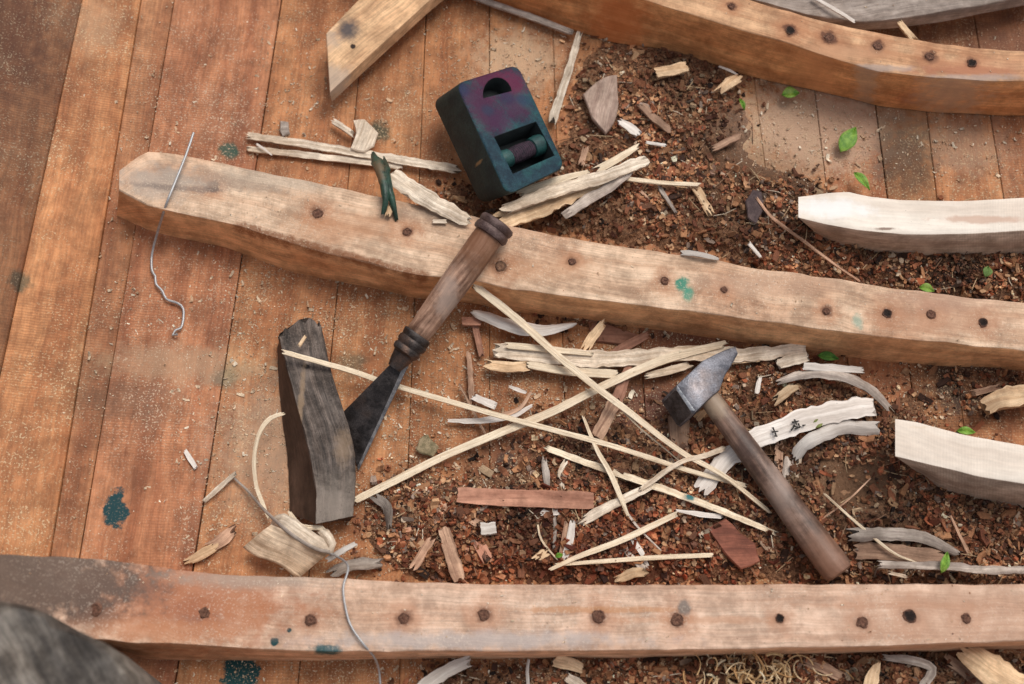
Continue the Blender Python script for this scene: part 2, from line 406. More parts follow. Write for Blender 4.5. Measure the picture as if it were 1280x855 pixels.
# bottom rib
ZB = .075
bp_ = [(388,775,8),(505,773,8),(605,768,8),(748,770,9),(847,775,9),(975,773,6),(1078,778,8),(1137,770,9),(1208,773,7)]
def zb(x): return ZB + max(0, (330-x))**2*1.1e-6
bs = []
for x, y, r in bp_:
    bs.append(sp(x, y, ZB, r*2.4, (.42,.19,.10), .5, .6)); bs.append(sp(x, y, ZB, r*1.0, RUST, .7, .5))
bs += [sp(343,803,ZB,5,DTEAL,1,.2), sp(362,788,ZB,2.5,DTEAL,1,.2), sp(407,813,ZB,15,(.006,.07,.08),.95,.35,7), sp(335,818,ZB-.01,5,DTEAL,.8,.2,2),
  sp(120,762,zb(120),24,(.05,.035,.03),.9,.5,18), sp(252,768,zb(252),30,(.09,.065,.07),.9,.6,18), sp(230,745,zb(230),105,(.36,.13,.06),.85,.6,42), sp(175,735,zb(175),30,(.20,.09,.06),.6,.7,14), sp(300,770,ZB,30,(.42,.17,.08),.6,.6,30), sp(50,720,zb(50),95,(.10,.07,.055),.9,.35,42),
  sp(745,762,ZB,85,(.46,.22,.10),.65,.35,3.5), sp(880,775,ZB,80,(.44,.21,.11),.5,.5,4), sp(1120,757,ZB,90,(.42,.21,.12),.5,.4,3.5), sp(210,790,zb(210),70,(.45,.2,.10),.6,.5,12), sp(320,725,ZB,80,(.33,.28,.23),.6,.6,9), sp(600,800,ZB,160,(.40,.35,.33),.7,.6,9), sp(1200,770,ZB,150,(.45,.26,.17),.6,.7,40), sp(855,759,ZB,7,(.13,.12,.11),.8,.4)]
M_rib2 = wood('rib_wood', (.48,.295,.20), (.65,.46,.34), bs, along=2.2, across=60, blot=.55, blotcol=(.44,.24,.14), bump=.55, fine=.16, grime=.30, dust=.3, seed=3, dustcol=(.75,.62,.5))
rib_bot = empty('boat_rib', 'straight pale rib along the bottom edge, spotted with dark plugs and teal paint', 'timber', 'boat ribs')
rib('timber', [(-200,690),(0,693),(60,695),(140,700),(220,712),(280,718),(427,723),(500,727),(600,730),(800,731),(1000,730),(1280,730),(1700,728)],
    [(-200,800),(0,800),(127,799),(160,803),(240,806),(320,811),(427,815),(500,814),(664,814),(860,812),(1070,808),(1280,801),(1700,798)],
    [(-200,812),(0,812),(133,812),(187,825),(320,827),(427,826),(500,823),(664,822),(860,819),(1070,814),(1280,807),(1700,802)],
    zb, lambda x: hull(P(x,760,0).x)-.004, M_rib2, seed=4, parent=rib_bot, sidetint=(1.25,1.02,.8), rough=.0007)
for i, (x, y, r) in enumerate(bp_): plug(x, y, ZB+.0004, r*.00068, rib_bot, M_plug, op=i in (5,7))
plug(118, 762, zb(118)+.0005, .006, rib_bot, M_plug); plug(255, 766, zb(255)+.0005, .005, rib_bot, M_plug)

# top right rib
ZT = .085
tp_ = [(914,8,5),(988,38,7),(1037,47,8),(1097,58,7),(1162,71,7),(1215,79,7)]
ts = []
for x, y, r in tp_:
    ts.append(sp(x, y, ZT, r*2.8, (.36,.15,.07), .6, .6)); ts.append(sp(x, y, ZT, r*1.3, RUST, .9, .35))
ts += [sp(770,25,ZT*.5,40,(.42,.14,.05),.7,.6,20), sp(1050,65,ZT,60,(.5,.27,.15),.6,.5,10), sp(1190,112,.04,60,(.25,.06,.03),.7,.5,8), sp(1230,85,ZT,70,(.50,.24,.13),.5,.6,14), sp(1090,85,ZT,50,(.36,.3,.27),.6,.5,5), sp(1215,97,ZT,60,(.36,.3,.27),.6,.5,5)]
M_rib3 = wood('rib_wood', (.42,.21,.105), (.57,.34,.19), ts, along=3, across=55, blot=.6, blotcol=(.34,.14,.065), bump=.6, fine=.18, grime=.32, saw=.06, seed=6)
rib_top = empty('boat_rib', 'orange tinted curved rib sweeping across the upper right corner', 'timber', 'boat ribs')
rib('timber', [(300,-190),(600,-100),(700,-72),(850,-27),(940,0),(960,7),(1000,18),(1060,33),(1147,50),(1213,58),(1280,64),(1500,68),(1700,60)],
    [(300,-110),(600,-55),(700,-30),(807,0),(900,29),(1000,59),(1043,73),(1093,88),(1160,96),(1247,101),(1280,101),(1500,100),(1700,92)],
    [(300,-60),(500,-35),(600,-7),(613,0),(713,37),(763,52),(830,61),(880,76),(930,93),(960,101),(1000,109),(1093,129),(1147,136),(1227,138),(1280,134),(1500,128),(1700,120)],
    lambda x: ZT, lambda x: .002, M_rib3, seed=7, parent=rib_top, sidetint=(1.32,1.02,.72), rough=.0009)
for i, (x, y, r) in enumerate(tp_): plug(x, y, ZT+.0004, r*.00075, rib_top, M_plug, op=i in (1, 5))

# grey weathered board at the very top right
M_grey = wood('weathered_wood', (.22,.17,.14), (.40,.33,.28), along=4, across=40, blot=.5, blotcol=(.12,.09,.08), bump=.7, seed=8)
gb = rib('weathered_board', [(900,-70),(1000,-60),(1280,-90),(1600,-140)], [(900,-20),(940,-2),(1000,16),(1073,27),(1127,22),(1193,12),(1280,-6),(1600,-70)], [(900,-14),(940,2),(1000,22),(1073,33),(1127,28),(1193,18),(1280,0),(1600,-62)],
    lambda x: .055, lambda x: .035, M_grey, seed=9, rough=.0015); tag(gb, 'grey weathered board curving along the top right corner behind the orange rib', 'board')

# freshly cut white ribs at the right
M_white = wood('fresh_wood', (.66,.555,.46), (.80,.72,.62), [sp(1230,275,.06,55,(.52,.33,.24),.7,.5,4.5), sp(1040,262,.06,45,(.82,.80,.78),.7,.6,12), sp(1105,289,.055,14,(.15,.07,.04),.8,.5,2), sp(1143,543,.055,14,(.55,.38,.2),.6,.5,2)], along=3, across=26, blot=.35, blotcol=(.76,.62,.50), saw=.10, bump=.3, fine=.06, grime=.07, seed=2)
M_whside = wood('shaded_sawn_side', (.42,.29,.21), (.58,.44,.33), along=4, across=30, blot=.5, blotcol=(.22,.15,.12), saw=.3, bump=.5, fine=.15, seed=2)  # sawn sides of the white ribs, their shade painted in as darker wood
def white_rib(label, top, edge, bot, h, seed):
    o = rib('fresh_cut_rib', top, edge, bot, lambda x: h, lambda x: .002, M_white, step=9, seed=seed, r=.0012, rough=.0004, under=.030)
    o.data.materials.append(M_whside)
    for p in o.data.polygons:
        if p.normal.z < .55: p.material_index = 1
    return tag(o, label, 'timber', 'freshly cut white ribs')
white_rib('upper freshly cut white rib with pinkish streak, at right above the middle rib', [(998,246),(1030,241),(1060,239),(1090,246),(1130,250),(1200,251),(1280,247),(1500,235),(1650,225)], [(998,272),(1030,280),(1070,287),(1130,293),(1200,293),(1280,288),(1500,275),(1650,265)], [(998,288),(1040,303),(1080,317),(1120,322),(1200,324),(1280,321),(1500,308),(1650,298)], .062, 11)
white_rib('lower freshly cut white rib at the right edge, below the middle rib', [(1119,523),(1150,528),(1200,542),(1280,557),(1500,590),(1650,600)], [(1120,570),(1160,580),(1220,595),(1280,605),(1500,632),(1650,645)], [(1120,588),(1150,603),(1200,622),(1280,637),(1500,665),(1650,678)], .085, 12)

# short board top left, bottom left block
def slab(name, poly, z, thick, mat, label, cat, jit=.0, ztop=None, parent=None, bev=.0015, uvdir=(1,0), jitn=0, group=None, sub=False):
    """outline in picture points at height z (number or per-point list), extruded down by thick"""
    mb = MB(); zs = z if isinstance(z, (list, tuple)) else [z]*len(poly)
    pts = [P(a, b, c) for (a, b), c in zip(poly, zs)]
    if jitn:
        q = []
        for a, b in zip(pts, pts[1:]+pts[:1]):
            for k in range(jitn): q.append(a.lerp(b, k/jitn)+Vector((random.uniform(-jit,jit), random.uniform(-jit,jit), random.uniform(-jit,jit)*.5)))
        pts = q
    d = Vector((uvdir[0], uvdir[1], 0)).normalized(); e = Vector((-d.y, d.x, 0)); off = random.uniform(0, 9)
    c0 = sum(pts, Vector())/len(pts)
    rows = []
    top = [mb.vert(p+(c0-p).normalized()*bev, ((p.dot(d))+off, p.dot(e)+off)) for p in pts]
    r2 = [mb.vert(p-Vector((0,0,bev)), ((p.dot(d))+off, p.dot(e)+off+.01)) for p in pts]
    r3 = [mb.vert(p-Vector((0,0,thick)), ((p.dot(d))+off, p.dot(e)+off+.01+thick)) for p in pts]
    mb.grid([top, r2, r3], close=True)
    ci = mb.vert(c0, (c0.dot(d)+off, c0.dot(e)+off))
    for k in range(len(top)): mb.face(ci, top[k], top[(k+1)%len(top)])
    mb.face(*r3[::-1])
    o = mb.build(name, mat, parent)
    if label: tag(o, label, cat, group)
    return o
M_short = wood('board_wood', (.52,.29,.15), (.68,.43,.24), [sp(434,38,.05,13,(.05,.05,.06),.9,.7,16), sp(441,58,.05,3.5,(.03,.015,.01),1,.3), sp(416,100,.05,22,(.4,.33,.27),.6,.6), sp(412,50,.05,14,(.4,.33,.27),.5,.6)], along=4, across=40, saw=.1, bump=.4, seed=14, blot=.3)
slab('offcut_board', [(407,42),(447,0),(500,-50),(570,-60),(600,-50),(538,0),(470,62),(412,116)], .05, .022, M_short, 'short pale board with pointed end and blue black stain at the top edge', 'board', uvdir=(.7,.7))
# support under that board
slab('wood_scrap', [(520,-70),(560,-70),(560,-30),(520,-30)], .026, .028, M_short, 'wood scrap beyond the top edge propping the pointed board', 'wood scrap')

M_log = wood('bark_grey_wood', (.055,.046,.039), (.18,.152,.125), [], along=6, across=45, blot=.8, blotcol=(.03,.026,.024), fine=.4, grime=.55, bump=1.0, seed=17)
def grey_timber():
    mb = MB(); z = .31
    outl = [(-420,640),(-250,650),(-100,728),(0,750),(32,756),(60,768),(68,780),(96,788),(126,802),(146,818),(164,840),(178,866),(200,940),(225,1050),(-420,1050)]
    pts = catmull([P(a, b, z) for a, b in outl[:-1]], .02) + [P(-420,1050,z)]
    c0 = P(-60, 900, z)
    rings = []
    for f, dz in ((.001, .012), (.3, .011), (.6, .009), (.85, .004), (.96, -.002), (1.0, -.012), (.95, -.10)):
        rings.append([mb.vert(c0.lerp(p, f)+Vector((0,0,dz+.004*nz(p.x*f,p.y*f,0,12))), (c0.lerp(p,f).x*.6-c0.lerp(p,f).y*.8, c0.lerp(p,f).x*.8+c0.lerp(p,f).y*.6)) for p in pts])
    rings.append([mb.vert(Vector((c0.x+(p.x-c0.x)*.8, c0.y+(p.y-c0.y)*.8, .03)), (p.y, p.x+.3)) for p in pts])
    mb.grid(rings, close=True); mb.face(*rings[-1][::-1])
    return mb.build('grey_timber', M_log)
gt = empty('grey_timber', 'blurred grey weathered timber filling the bottom left corner', 'timber')
o = grey_timber(); o.name = 'timber'; o.parent = gt
M_crack = mottled('crack', (.01,.009,.008), (.02,.017,.015), 80, .95)

# ------------------------------------------------------------------ strips, slivers, wires
M_straw = wood('split_wood', (.64,.49,.33), (.84,.71,.53), along=12, across=420, bump=.6, blot=.35, blotcol=(.46,.33,.22), grime=.10, fine=.18, rough=.65)
M_sliver = wood('sliver_wood', (.48,.37,.27), (.80,.68,.54), along=14, across=260, bump=.6, blot=.45, blotcol=(.42,.27,.15), fine=.22)
M_old = wood('old_stick_wood', (.20,.11,.07), (.40,.25,.165), along=10, across=220, bump=.6, blot=.5, fine=.2)
M_red = wood('red_stick_wood', (.24,.105,.065), (.40,.20,.13), along=6, across=120, bump=.4, blot=.4, fine=.15)
M_bark = wood('pale_bark', grime=.08, dark=(.54,.47,.41), light=(.78,.71,.64), along=10, across=200, bump=.4, blot=.4, blotcol=(.45,.36,.3), fine=.12)
M_gold = wood('chip_wood', (.50,.31,.17), (.74,.53,.33), along=10, across=200, bump=.5, blot=.3, fine=.2)
M_greyw = wood('grey_stick_wood', (.24,.19,.16), (.44,.37,.31), along=10, across=200, bump=.6, blot=.4, fine=.2)
M_wire = mottled('wire_metal', (.35,.35,.36), (.52,.51,.5), 300, .5, .7, .3)
MATS = dict(straw=M_straw, sliver=M_sliver, old=M_old, red=M_red, bark=M_bark, gold=M_gold, grey=M_greyw)
m4_ = None
def strip(name, label, cat, pts, w, mat, t=None, z=.02, ends=(.7,.7), group=None, twist=0, cup=0.0, ragged=1.0, parent=None, tint=1.0, kids=None):
    """pts (px, py[, z]); w width in mm, number or list along it; t thickness in mm"""
    ws = w if isinstance(w, (list, tuple)) else [w]
    t = (t if t else max(1.2, min(4, ws[0]*.35)))*.001
    base = []
    for p in pts:
        zz = p[2] if len(p) > 2 else z
        q = P(p[0], p[1], zz); base.append(P(p[0], p[1], zz+hull(q.x)))
    L = catmull(base, .006 if len(base) > 2 else .02)
    if len(L) < 5: L = catmull([L[0], L[-1]], (L[-1]-L[0]).length/7.5)
    n = len(L); cum = [0]
    for a, b in zip(L[:-1], L[1:]): cum.append(cum[-1]+(b-a).length)
    tot = cum[-1]; sd_ = random.uniform(0, 50); mb = MB(); rows = []; K = 6; wm = max(ws)
    blunt = .5 if (ends == (.7,.7) and isinstance(mat, str) and mat != 'straw' and cat not in ('splinter', 'twig')) else .15
    if ends == (.7,.7): ends = (.92, .92)
    for i, c in enumerate(L):
        d = (L[min(i+1,n-1)]-L[max(i-1,0)]).normalized(); up = Vector((0,0,1)); side = d.cross(up).normalized()
        if twist:
            side = Matrix.Rotation(twist*cum[i]/tot, 3, d) @ side
        upv = side.cross(d).normalized()
        f = cum[i]/tot; k_ = f*(len(ws)-1); a = int(min(k_, len(ws)-2)) if len(ws) > 1 else 0
        wd = (ws[a]+(ws[a+1]-ws[a])*(k_-a) if len(ws) > 1 else ws[0])*.001
        en = 1.0
        if i == 0: en = ends[0]
        if i == n-1: en = ends[1]
        wd = wd*(1-blunt)+wm*.001*blunt
        wd *= en*(.80 if mat == 'straw' or mat is m4_ else 1); row = []; ea = .3 if mat in ('straw', 'red') else 1.0; eL = ea*(.13*nz(sd_, cum[i]*70)+.10*nz(sd_+4, cum[i]*190)); eR = ea*(.13*nz(sd_+9, cum[i]*70)+.10*nz(sd_+14, cum[i]*190))
        for s_ in range(K+1):
            q = s_/K-.5
            off = side*(q*wd*(1+2*(eR if q > 0 else eL))) + upv*(t*.5*(1-.15*abs(q)*2) + min(.0008, t*.35)*nz(sd_+q*9, cum[i]*35) - cup*.001*(q*q*4))
            lon = 0
            if i in (0, n-1): lon = ragged*min(wd, .012)*(.4 if mat == 'bark' else .7)*random.uniform(-1, 1)
            row.append(mb.vert(c+off+d*lon, (cum[i]+sd_, q*wd+sd_), (tint,)*3))
        for s_ in range(K, -1, -1):
            q = s_/K-.5
            off = side*(q*wd*.94) - upv*(t*.5 + cup*.001*(q*q*4))
            row.append(mb.vert(c+off, (cum[i]+sd_, q*wd+sd_+.02), (tint*.9,)*3))
        rows.append(row)
    mb.grid(rows, close=True); mb.face(*rows[0]); mb.face(*rows[-1][::-1])
    o = mb.build(name, MATS[mat] if isinstance(mat, str) else mat, parent)
    if label: tag(o, label, cat, group)
    return o
def tube(name, label, cat, pts, r, mat, z=.01, group=None, parent=None, segs=8, zabs=False):
    base = []
    for p in pts:
        zz = p[2] if len(p) > 2 else z; q = P(p[0], p[1], zz); base.append(P(p[0], p[1], zz+(0 if zabs else hull(q.x))))
    L = catmull(base, .004); mb = MB(); rows = []
    for i, c in enumerate(L):
        d = (L[min(i+1,len(L)-1)]-L[max(i-1,0)]).normalized(); s_ = d.cross(Vector((0,0,1))).normalized(); u = s_.cross(d)
        rr = (r[0]+(r[1]-r[0])*i/(len(L)-1) if isinstance(r, tuple) else r)*.001
        rows.append([mb.vert(c+s_*math.cos(a*math.tau/segs)*rr+u*math.sin(a*math.tau/segs)*rr, (i*.004, a*.001)) for a in range(segs)])
    mb.grid(rows, close=True); mb.face(*rows[0]); mb.face(*rows[-1])
    o = mb.build(name, mat, parent)
    if label: tag(o, label, cat, group)
    return o
G1 = 'long split strips lying crosswise'
strip('wood_strip', 'long thin split strip running from the charred block under the chisel blade', 'wood strip', [(354,440,.061),(408,455,.042),(440,464,.030),(500,484,.020),(640,524,.028),(760,556,.026),(860,588,.026),(932,607,.022)], [7,8,8,8,8,7,6], 'straw', group=G1, t=3)
strip('wood_strip', 'thick split strip rising from the charred block to the hammer head', 'wood strip', [(443,626,.010),(500,598,.014),(560,568,.016),(640,535,.020),(690,515,.022),(760,480,.022),(830,450,.022),(905,430,.022)], [10,11,11,12,12,12,14,10], 'straw', group=G1, t=4)
strip('wood_strip', 'split strip slanting down from the chisel handle across the other strips', 'wood strip', [(592,356,.060),(620,378,.050),(650,402,.038),(700,447,.032),(745,484,.036),(790,518,.032),(850,564,.034),(905,595,.03),(962,640,.022)], [12,12,11,10,9,7,6,4], 'straw', group=G1, t=3)
strip('wood_splinter', 'hair thin splinter peeling off beside the slanting split strip', 'splinter', [(770,505,.030),(800,535,.028),(830,560,.024),(850,577,.02)], [3,2,1.5], 'straw', t=1.2)
m4_ = m4 = wood('split_wood', (.64,.49,.33), (.84,.71,.53), [sp(863,621,.022,6,(.01,.13,.14),.95,.3,5)], along=12, across=500, bump=.4, blot=.2, fine=.18)
strip('wood_strip', 'split strip with a teal paint mark, ending by the hammer handle', 'wood strip', [(683,560,.014),(720,574,.017),(760,588,.02),(830,612,.022),(900,638,.022),(972,668,.014)], [9,10,10,10,9,6], m4, group=G1, t=3.5)
strip('wood_strip', 'short pale strip slanting up rightwards, upper arm of the V above the bottom rib', 'wood strip', [(688,712,.020),(720,697,.022),(780,674,.022),(845,643,.024)], [4,8,9,8], 'straw', t=3)
strip('wood_strip', 'short pale strip lying almost level above the bottom rib, lower arm of a V', 'wood strip', [(694,706,.018),(750,702,.019),(820,697,.02),(890,694,.02)], [4,6,7,6], 'straw', t=3)
strip('wood_strip', 'small white splinter beside the teal marked strip', 'splinter', [(845,638,.022),(875,643,.02),(902,646,.018)], [2,6,6], 'bark', t=2)
strip('wood_strip', 'upper of two parallel flat strips left of the green ink box', 'wood strip', [(310,170,.008),(380,180,.010),(440,190,.012),(500,200,.012),(572,212,.014)], [9,10,11,12,12], 'sliver', t=3)
strip('wood_strip', 'lower of two parallel flat strips left of the green ink box', 'wood strip', [(310,186,.006),(380,194,.007),(460,203,.008),(500,209,.008)], [8,9,9,8], 'sliver', t=3)
strip('wood_splinter', 'tiny curled splinter lying over the end of the lower flat strip', 'splinter', [(321,180,.012),(330,186,.014),(340,194,.011)], [3,3,2], 'bark', t=1)
strip('wood_sliver', 'wide pale sliver leaning over the middle rib beside the chisel butt', 'wood sliver', [(488,218,.078),(515,236,.082),(545,255,.08),(585,275,.078)], [18,24,20,10], 'sliver', t=3, cup=1.5)
# bundle under the green box
Gb = 'slivers heaped at the foot of the green ink box'
strip('wood_sliver', 'broad golden sliver at the foot of the green ink box', 'wood sliver', [(625,276,.070),(665,262,.050),(710,240,.034),(755,222,.03)], [14,30,28,12], 'gold', t=4, cup=2, group=Gb)
strip('wood_sliver', 'long greyish sliver on top of the heap by the green ink box', 'wood sliver', [(630,262,.078),(690,240,.052),(750,222,.04),(808,200,.036)], [8,16,18,12], 'sliver', t=4, cup=1, group=Gb)
strip('wood_sliver', 'grey lilac sliver with pointed end under the heap by the green ink box', 'wood sliver', [(708,268,.034),(735,250,.032),(765,232,.032),(786,215,.03)], [10,14,12,8], 'grey', t=3, group=Gb, tint=1.5)
strip('wood_sliver', 'pale sliver pointing up right from the corner of the green ink box', 'wood sliver', [(748,212,.034),(770,200,.034),(797,183,.03)], [14,12,8], 'straw', t=3, group=Gb)
strip('wood_sliver', 'cream sliver tucked directly under the lower corner of the ink box', 'wood sliver', [(650,243,.05),(690,228,.045),(735,215,.04)], [14,14,6], 'straw', t=4, group=Gb)
strip('wood_strip', 'thin level strip right of the sliver heap', 'wood strip', [(772,222,.026),(820,228,.026),(874,231,.024)], [7,7,6], 'straw', t=3)
strip('wood_stick', 'short golden brown stick at the end of the thin level strip', 'stick', [(868,232,.018),(887,266,.016)], 11, 'gold', t=5)
strip('wood_splinter', 'pale splinter below the thin level strip', 'splinter', [(824,234,.018),(845,266,.014)], [6,3], 'grey', t=2)
strip('wood_splinter', 'short pink splinter near the right side of the ink box', 'splinter', [(732,186,.016),(726,206,.014)], 8, 'old', t=3, tint=1.6)
strip('wood_splinter', 'curled brown splinter below the sliver heap', 'splinter', [(796,234,.014),(806,238,.016),(812,250,.014)], [3,4,2], 'old', t=2, tint=1.6)
strip('wood_stick', 'thin grey stick standing upright between ink box and top rib', 'stick', [(724,42,.014),(712,85,.014),(690,152,.012)], [5,8,12], 'sliver', t=4, tint=.85)
strip('wood_strip', 'grey strip running along the foot of the top rib', 'wood strip', [(560,-18,.012),(600,-1,.012),(660,20,.012),(713,40,.012)], [8,9,9,8], 'grey', t=4, tint=1.3)
# horizontal bundle
Gc = 'level slivers below the middle rib'
strip('wood_sliver', 'longest level sliver below the middle rib, crossed by the slanting strip', 'wood sliver', [(618,438,.016),(680,444,.018),(760,449,.02),(860,442,.02),(930,444,.016),(1008,436,.014)], [16,22,20,16,16,5], 'sliver', t=4, group=Gc, tint=1.1)
strip('wood_sliver', 'narrow sliver on top edge of the level sliver bundle', 'wood sliver', [(634,432,.022),(680,436,.024),(740,443,.024)], [10,10,5], 'straw', t=3, group=Gc)
strip('wood_sliver', 'short broken sliver at the left end of the bundle', 'wood sliver', [(608,455,.016),(635,459,.018),(660,458,.016)], [10,14,10], 'gold', t=4, group=Gc, tint=1.15)
strip('wood_sliver', 'pale lower sliver of the bundle with square broken end', 'wood sliver', [(660,456,.018),(710,464,.018),(771,468,.018)], [11,14,14], 'straw', t=4, group=Gc, ragged=.4)
strip('wood_sliver', 'short sliver under the hammer side of the bundle', 'wood sliver', [(808,470,.016),(835,464,.016),(862,456,.016)], [6,10,8], 'sliver', t=3, group=Gc)
strip('wood_sliver', 'golden sliver emerging behind the hammer peen', 'wood sliver', [(905,450,.014),(950,444,.014),(975,438,.012)], [14,15,8], 'gold', t=3, group=Gc)
strip('bark_peel', 'smooth white peel lying below the middle rib near the chisel handle', 'bark peel', [(590,389,.024),(615,398,.026),(645,408,.026),(680,412,.022),(721,404,.018)], [9,15,18,12,3], 'bark', t=1.5, cup=3, ends=(.5,.2), tint=1.05)
strip('wood_stick', 'pale stub stick leaning against the foot of the middle rib', 'stick', [(754,404,.026),(732,434,.018)], [8,12], 'gold', t=5, tint=1.2)
strip('wood_stick', 'reddish stick slanting under the sliver bundle', 'stick', [(806,420,.014),(772,440,.012),(750,462,.010)], [10,12,10], 'red', t=4)
strip('wood_stick', 'dark pointed brown stick crossing below the bundle', 'stick', [(789,450,.018),(780,475,.016),(772,500,.014)], [4,12,15], 'red', t=4, ends=(.3,1))
strip('wood_stick', 'grey brown square ended stick beneath the crossing strips', 'stick', [(775,488,.012),(760,520,.011),(745,547,.010)], [15,16,15], 'old', t=4, tint=1.4, ragged=.2)
strip('wood_chip', 'small reddish block chip below the left end of the peel', 'wood chip', [(578,402,.014),(601,402,.014)], 11, 'red', t=6, tint=1.3, ragged=.2)
strip('wood_stick', 'thin reddish stick standing under the small reddish block chip', 'stick', [(594,408,.008),(602,445,.008)], [8,6], 'red', t=3)
strip('wood_stick', 'thin upright grey brown stick left of the sliver bundle', 'stick', [(586,440,.008),(588,470,.008),(590,502,.008)], [5,7,7], 'old', t=3, tint=1.4)
strip('wood_splinter', 'thin dark splinter crossing the upright stick', 'splinter', [(574,480,.01),(592,515,.01),(615,558,.012)], [3,3,2], 'old', t=2)
strip('wood_chip', 'white chip lying right of the upright grey stick', 'wood chip', [(592,496,.012),(620,508,.012)], [8,10], 'bark', t=3)
strip('wood_splinter', 'pale splinter half hidden at the crossing of two long strips', 'splinter', [(560,526,.010),(600,526,.012),(640,520,.014),(665,507,.014)], [3,7,8,3], 'bark', t=2)
strip('wood_splinter', 'brown splinter beside the crossing of two long strips', 'splinter', [(625,520,.014),(650,510,.016),(664,490,.014)], [6,5,3], 'old', t=2, tint=1.5)
strip('wood_splinter', 'small white curl above the crossing strips', 'splinter', [(636,483,.012),(648,489,.014),(658,491,.012)], [2,6,3], 'bark', t=1.5)
strip('wood_strip', 'thin pale strip hanging down across the teal marked strip', 'wood strip', [(729,521,.016),(745,560,.028),(762,590,.026),(775,620,.026),(785,645,.018)], [3,5,7,8,4], 'straw', t=2)
strip('wood_splinter', 'hair thin continuation splinter pointing at the bottom rib', 'splinter', [(783,640,.018),(800,662,.016),(826,688,.014)], [3,2,1.5], 'grey', t=1.5, tint=1.5)
strip('wood_sliver', 'frayed sliver slanting up to meet the teal marked strip', 'wood sliver', [(728,652,.016),(760,634,.02),(808,610,.024)], [12,10,7], 'sliver', t=3)
strip('wood_sliver', 'pale sliver linking the hammer handle and the long strips', 'wood sliver', [(800,612,.026),(850,578,.034),(880,570,.034),(906,560,.03)], [4,5,4,7], 'sliver', t=2)
strip('wood_stick', 'flat reddish brown stick lying level above the bottom rib', 'stick', [(572,619,.020),(620,622,.02),(680,624,.02),(742,626,.018)], [17,19,21,21], 'red', t=5, ragged=.1, tint=1.25)
strip('wood_stick', 'brown square stick standing on the bottom rib at left of the dirt', 'stick', [(555,660,.014),(564,692,.016),(574,725,.02)], [12,16,15], 'old', t=5, ragged=.3, tint=1.35)
strip('wood_stick', 'slim tan stick slanting left of the flat reddish stick', 'stick', [(543,628,.012),(570,640,.014),(600,655,.012)], [7,9,9], 'old', t=4, tint=1.6)
strip('wood_stick', 'short tan stick left of the brown square stick', 'stick', [(518,708,.012),(538,676,.014)], [11,8], 'old', t=4, tint=1.7)
strip('wood_sliver', 'narrow white wedge standing below the flat reddish stick', 'wood sliver', [(716,652,.022),(712,676,.018),(706,698,.014)], [6,9,4], 'bark', t=2)
strip('wood_sliver', 'brown wedge beside the narrow white wedge', 'wood sliver', [(708,655,.018),(702,698,.012)], [5,7], 'old', t=2, tint=1.5)
strip('wood_splinter', 'curved hair splinter left of the white wedge', 'splinter', [(671,648,.014),(677,675,.018),(697,700,.014)], [2,3,2], 'straw', t=1)
strip('wood_splinter', 'greenish thin splinter hanging under the flat reddish stick', 'splinter', [(688,630,.014),(694,655,.014),(692,685,.012)], [3,4,3], 'grey', t=1.5)
strip('wood_chip', 'white fragment under the flat reddish stick', 'wood chip', [(676,640,.014),(702,640,.014)], 9, 'bark', t=3)
strip('wood_splinter', 'pale twisted splinter above the level V strip', 'splinter', [(776,668,.014),(784,690,.014),(806,712,.014)], [4,6,9], 'grey', t=2, tint=1.6)
strip('wood_splinter', 'second twisted splinter right of the first above the V strip', 'splinter', [(790,672,.014),(800,688,.014),(810,708,.012)], [7,6,3], 'bark', t=2)
strip('wood_chip', 'gold brown chip between the level V strip and bottom rib', 'wood chip', [(772,725,.016),(792,716,.018),(806,716,.016)], [6,12,8], 'gold', t=4, tint=.8)
strip('wood_chip', 'rounded pinkish chip near the point of the V', 'wood chip', [(672,698,.016),(682,690,.016)], [8,11], 'gold', t=5)
strip('wood_chip', 'ribbed round chip in the dirt left of the V point', 'wood chip', [(600,682,.016),(608,697,.016)], [14,12], 'red', t=6, tint=1.5)
strip('wood_chip', 'square whitish cube chip below the flat reddish stick', 'wood chip', [(601,662,.018),(620,660,.018)], 15, 'bark', t=10, ragged=.1, tint=.85)
strip('twig', 'stubby grey twig with pale end above the flat reddish stick', 'twig', [(680,574,.014),(682,590,.014),(684,610,.012)], [7,8,8], 'grey', t=6)
strip('twig', 'thin pale twig with green tip above the flat reddish stick', 'twig', [(708,576,.014),(700,590,.014),(703,610,.012)], [6,5,7], 'sliver', t=4)
# white bark with marks
def bark_sheet():
    t = empty('bark_strip', 'white bark strip with small black marks passing under the hammer handle', 'bark strip')
    strip('bark', None, None, [(876,612,.020),(907,576,.024),(940,551,.03),(1000,527,.034),(1050,513,.034),(1092,508,.030)], [17,17,24,26,24,18], 'bark', t=2, cup=2, parent=t, tint=1.08)
    return t
bk = bark_sheet()
M_ink = mottled('ink', (.01,.009,.008), (.03,.025,.02), 100, .8)
def mark(segs, z, parent, w=1.6):
    mb = MB()
    for a, b in segs:
        A, B = P(*a, z), P(*b, z); d = (B-A).normalized(); s_ = d.cross(Vector((0,0,1)))*w*.0005
        i = [mb.vert(p) for p in (A-s_, A+s_, B+s_*.5, B-s_*.5)]; mb.face(*i)
        j = [mb.vert(Vector(p)-Vector((0,0,.0006))) for p in (A-s_, A+s_, B+s_*.5, B-s_*.5)]
        for k in range(4): mb.face(i[k], i[(k+1)%4], j[(k+1)%4], j[k])
    mb.build('mark', M_ink, parent, smooth=False)
mark([((966,534),(969,541)),((969,541),(971,546)),((965,540),(973,539)),((968,545),(972,545))], .0378, bk, 2.2)
mark([((990,528),(999,526)),((993,524),(996,531)),((989,538),(994,531)),((994,536),(1001,533)),((1003,532),(1007,531)),((991,532),(997,534)),((998,529),(1000,535))], .0378, bk, 2.2)
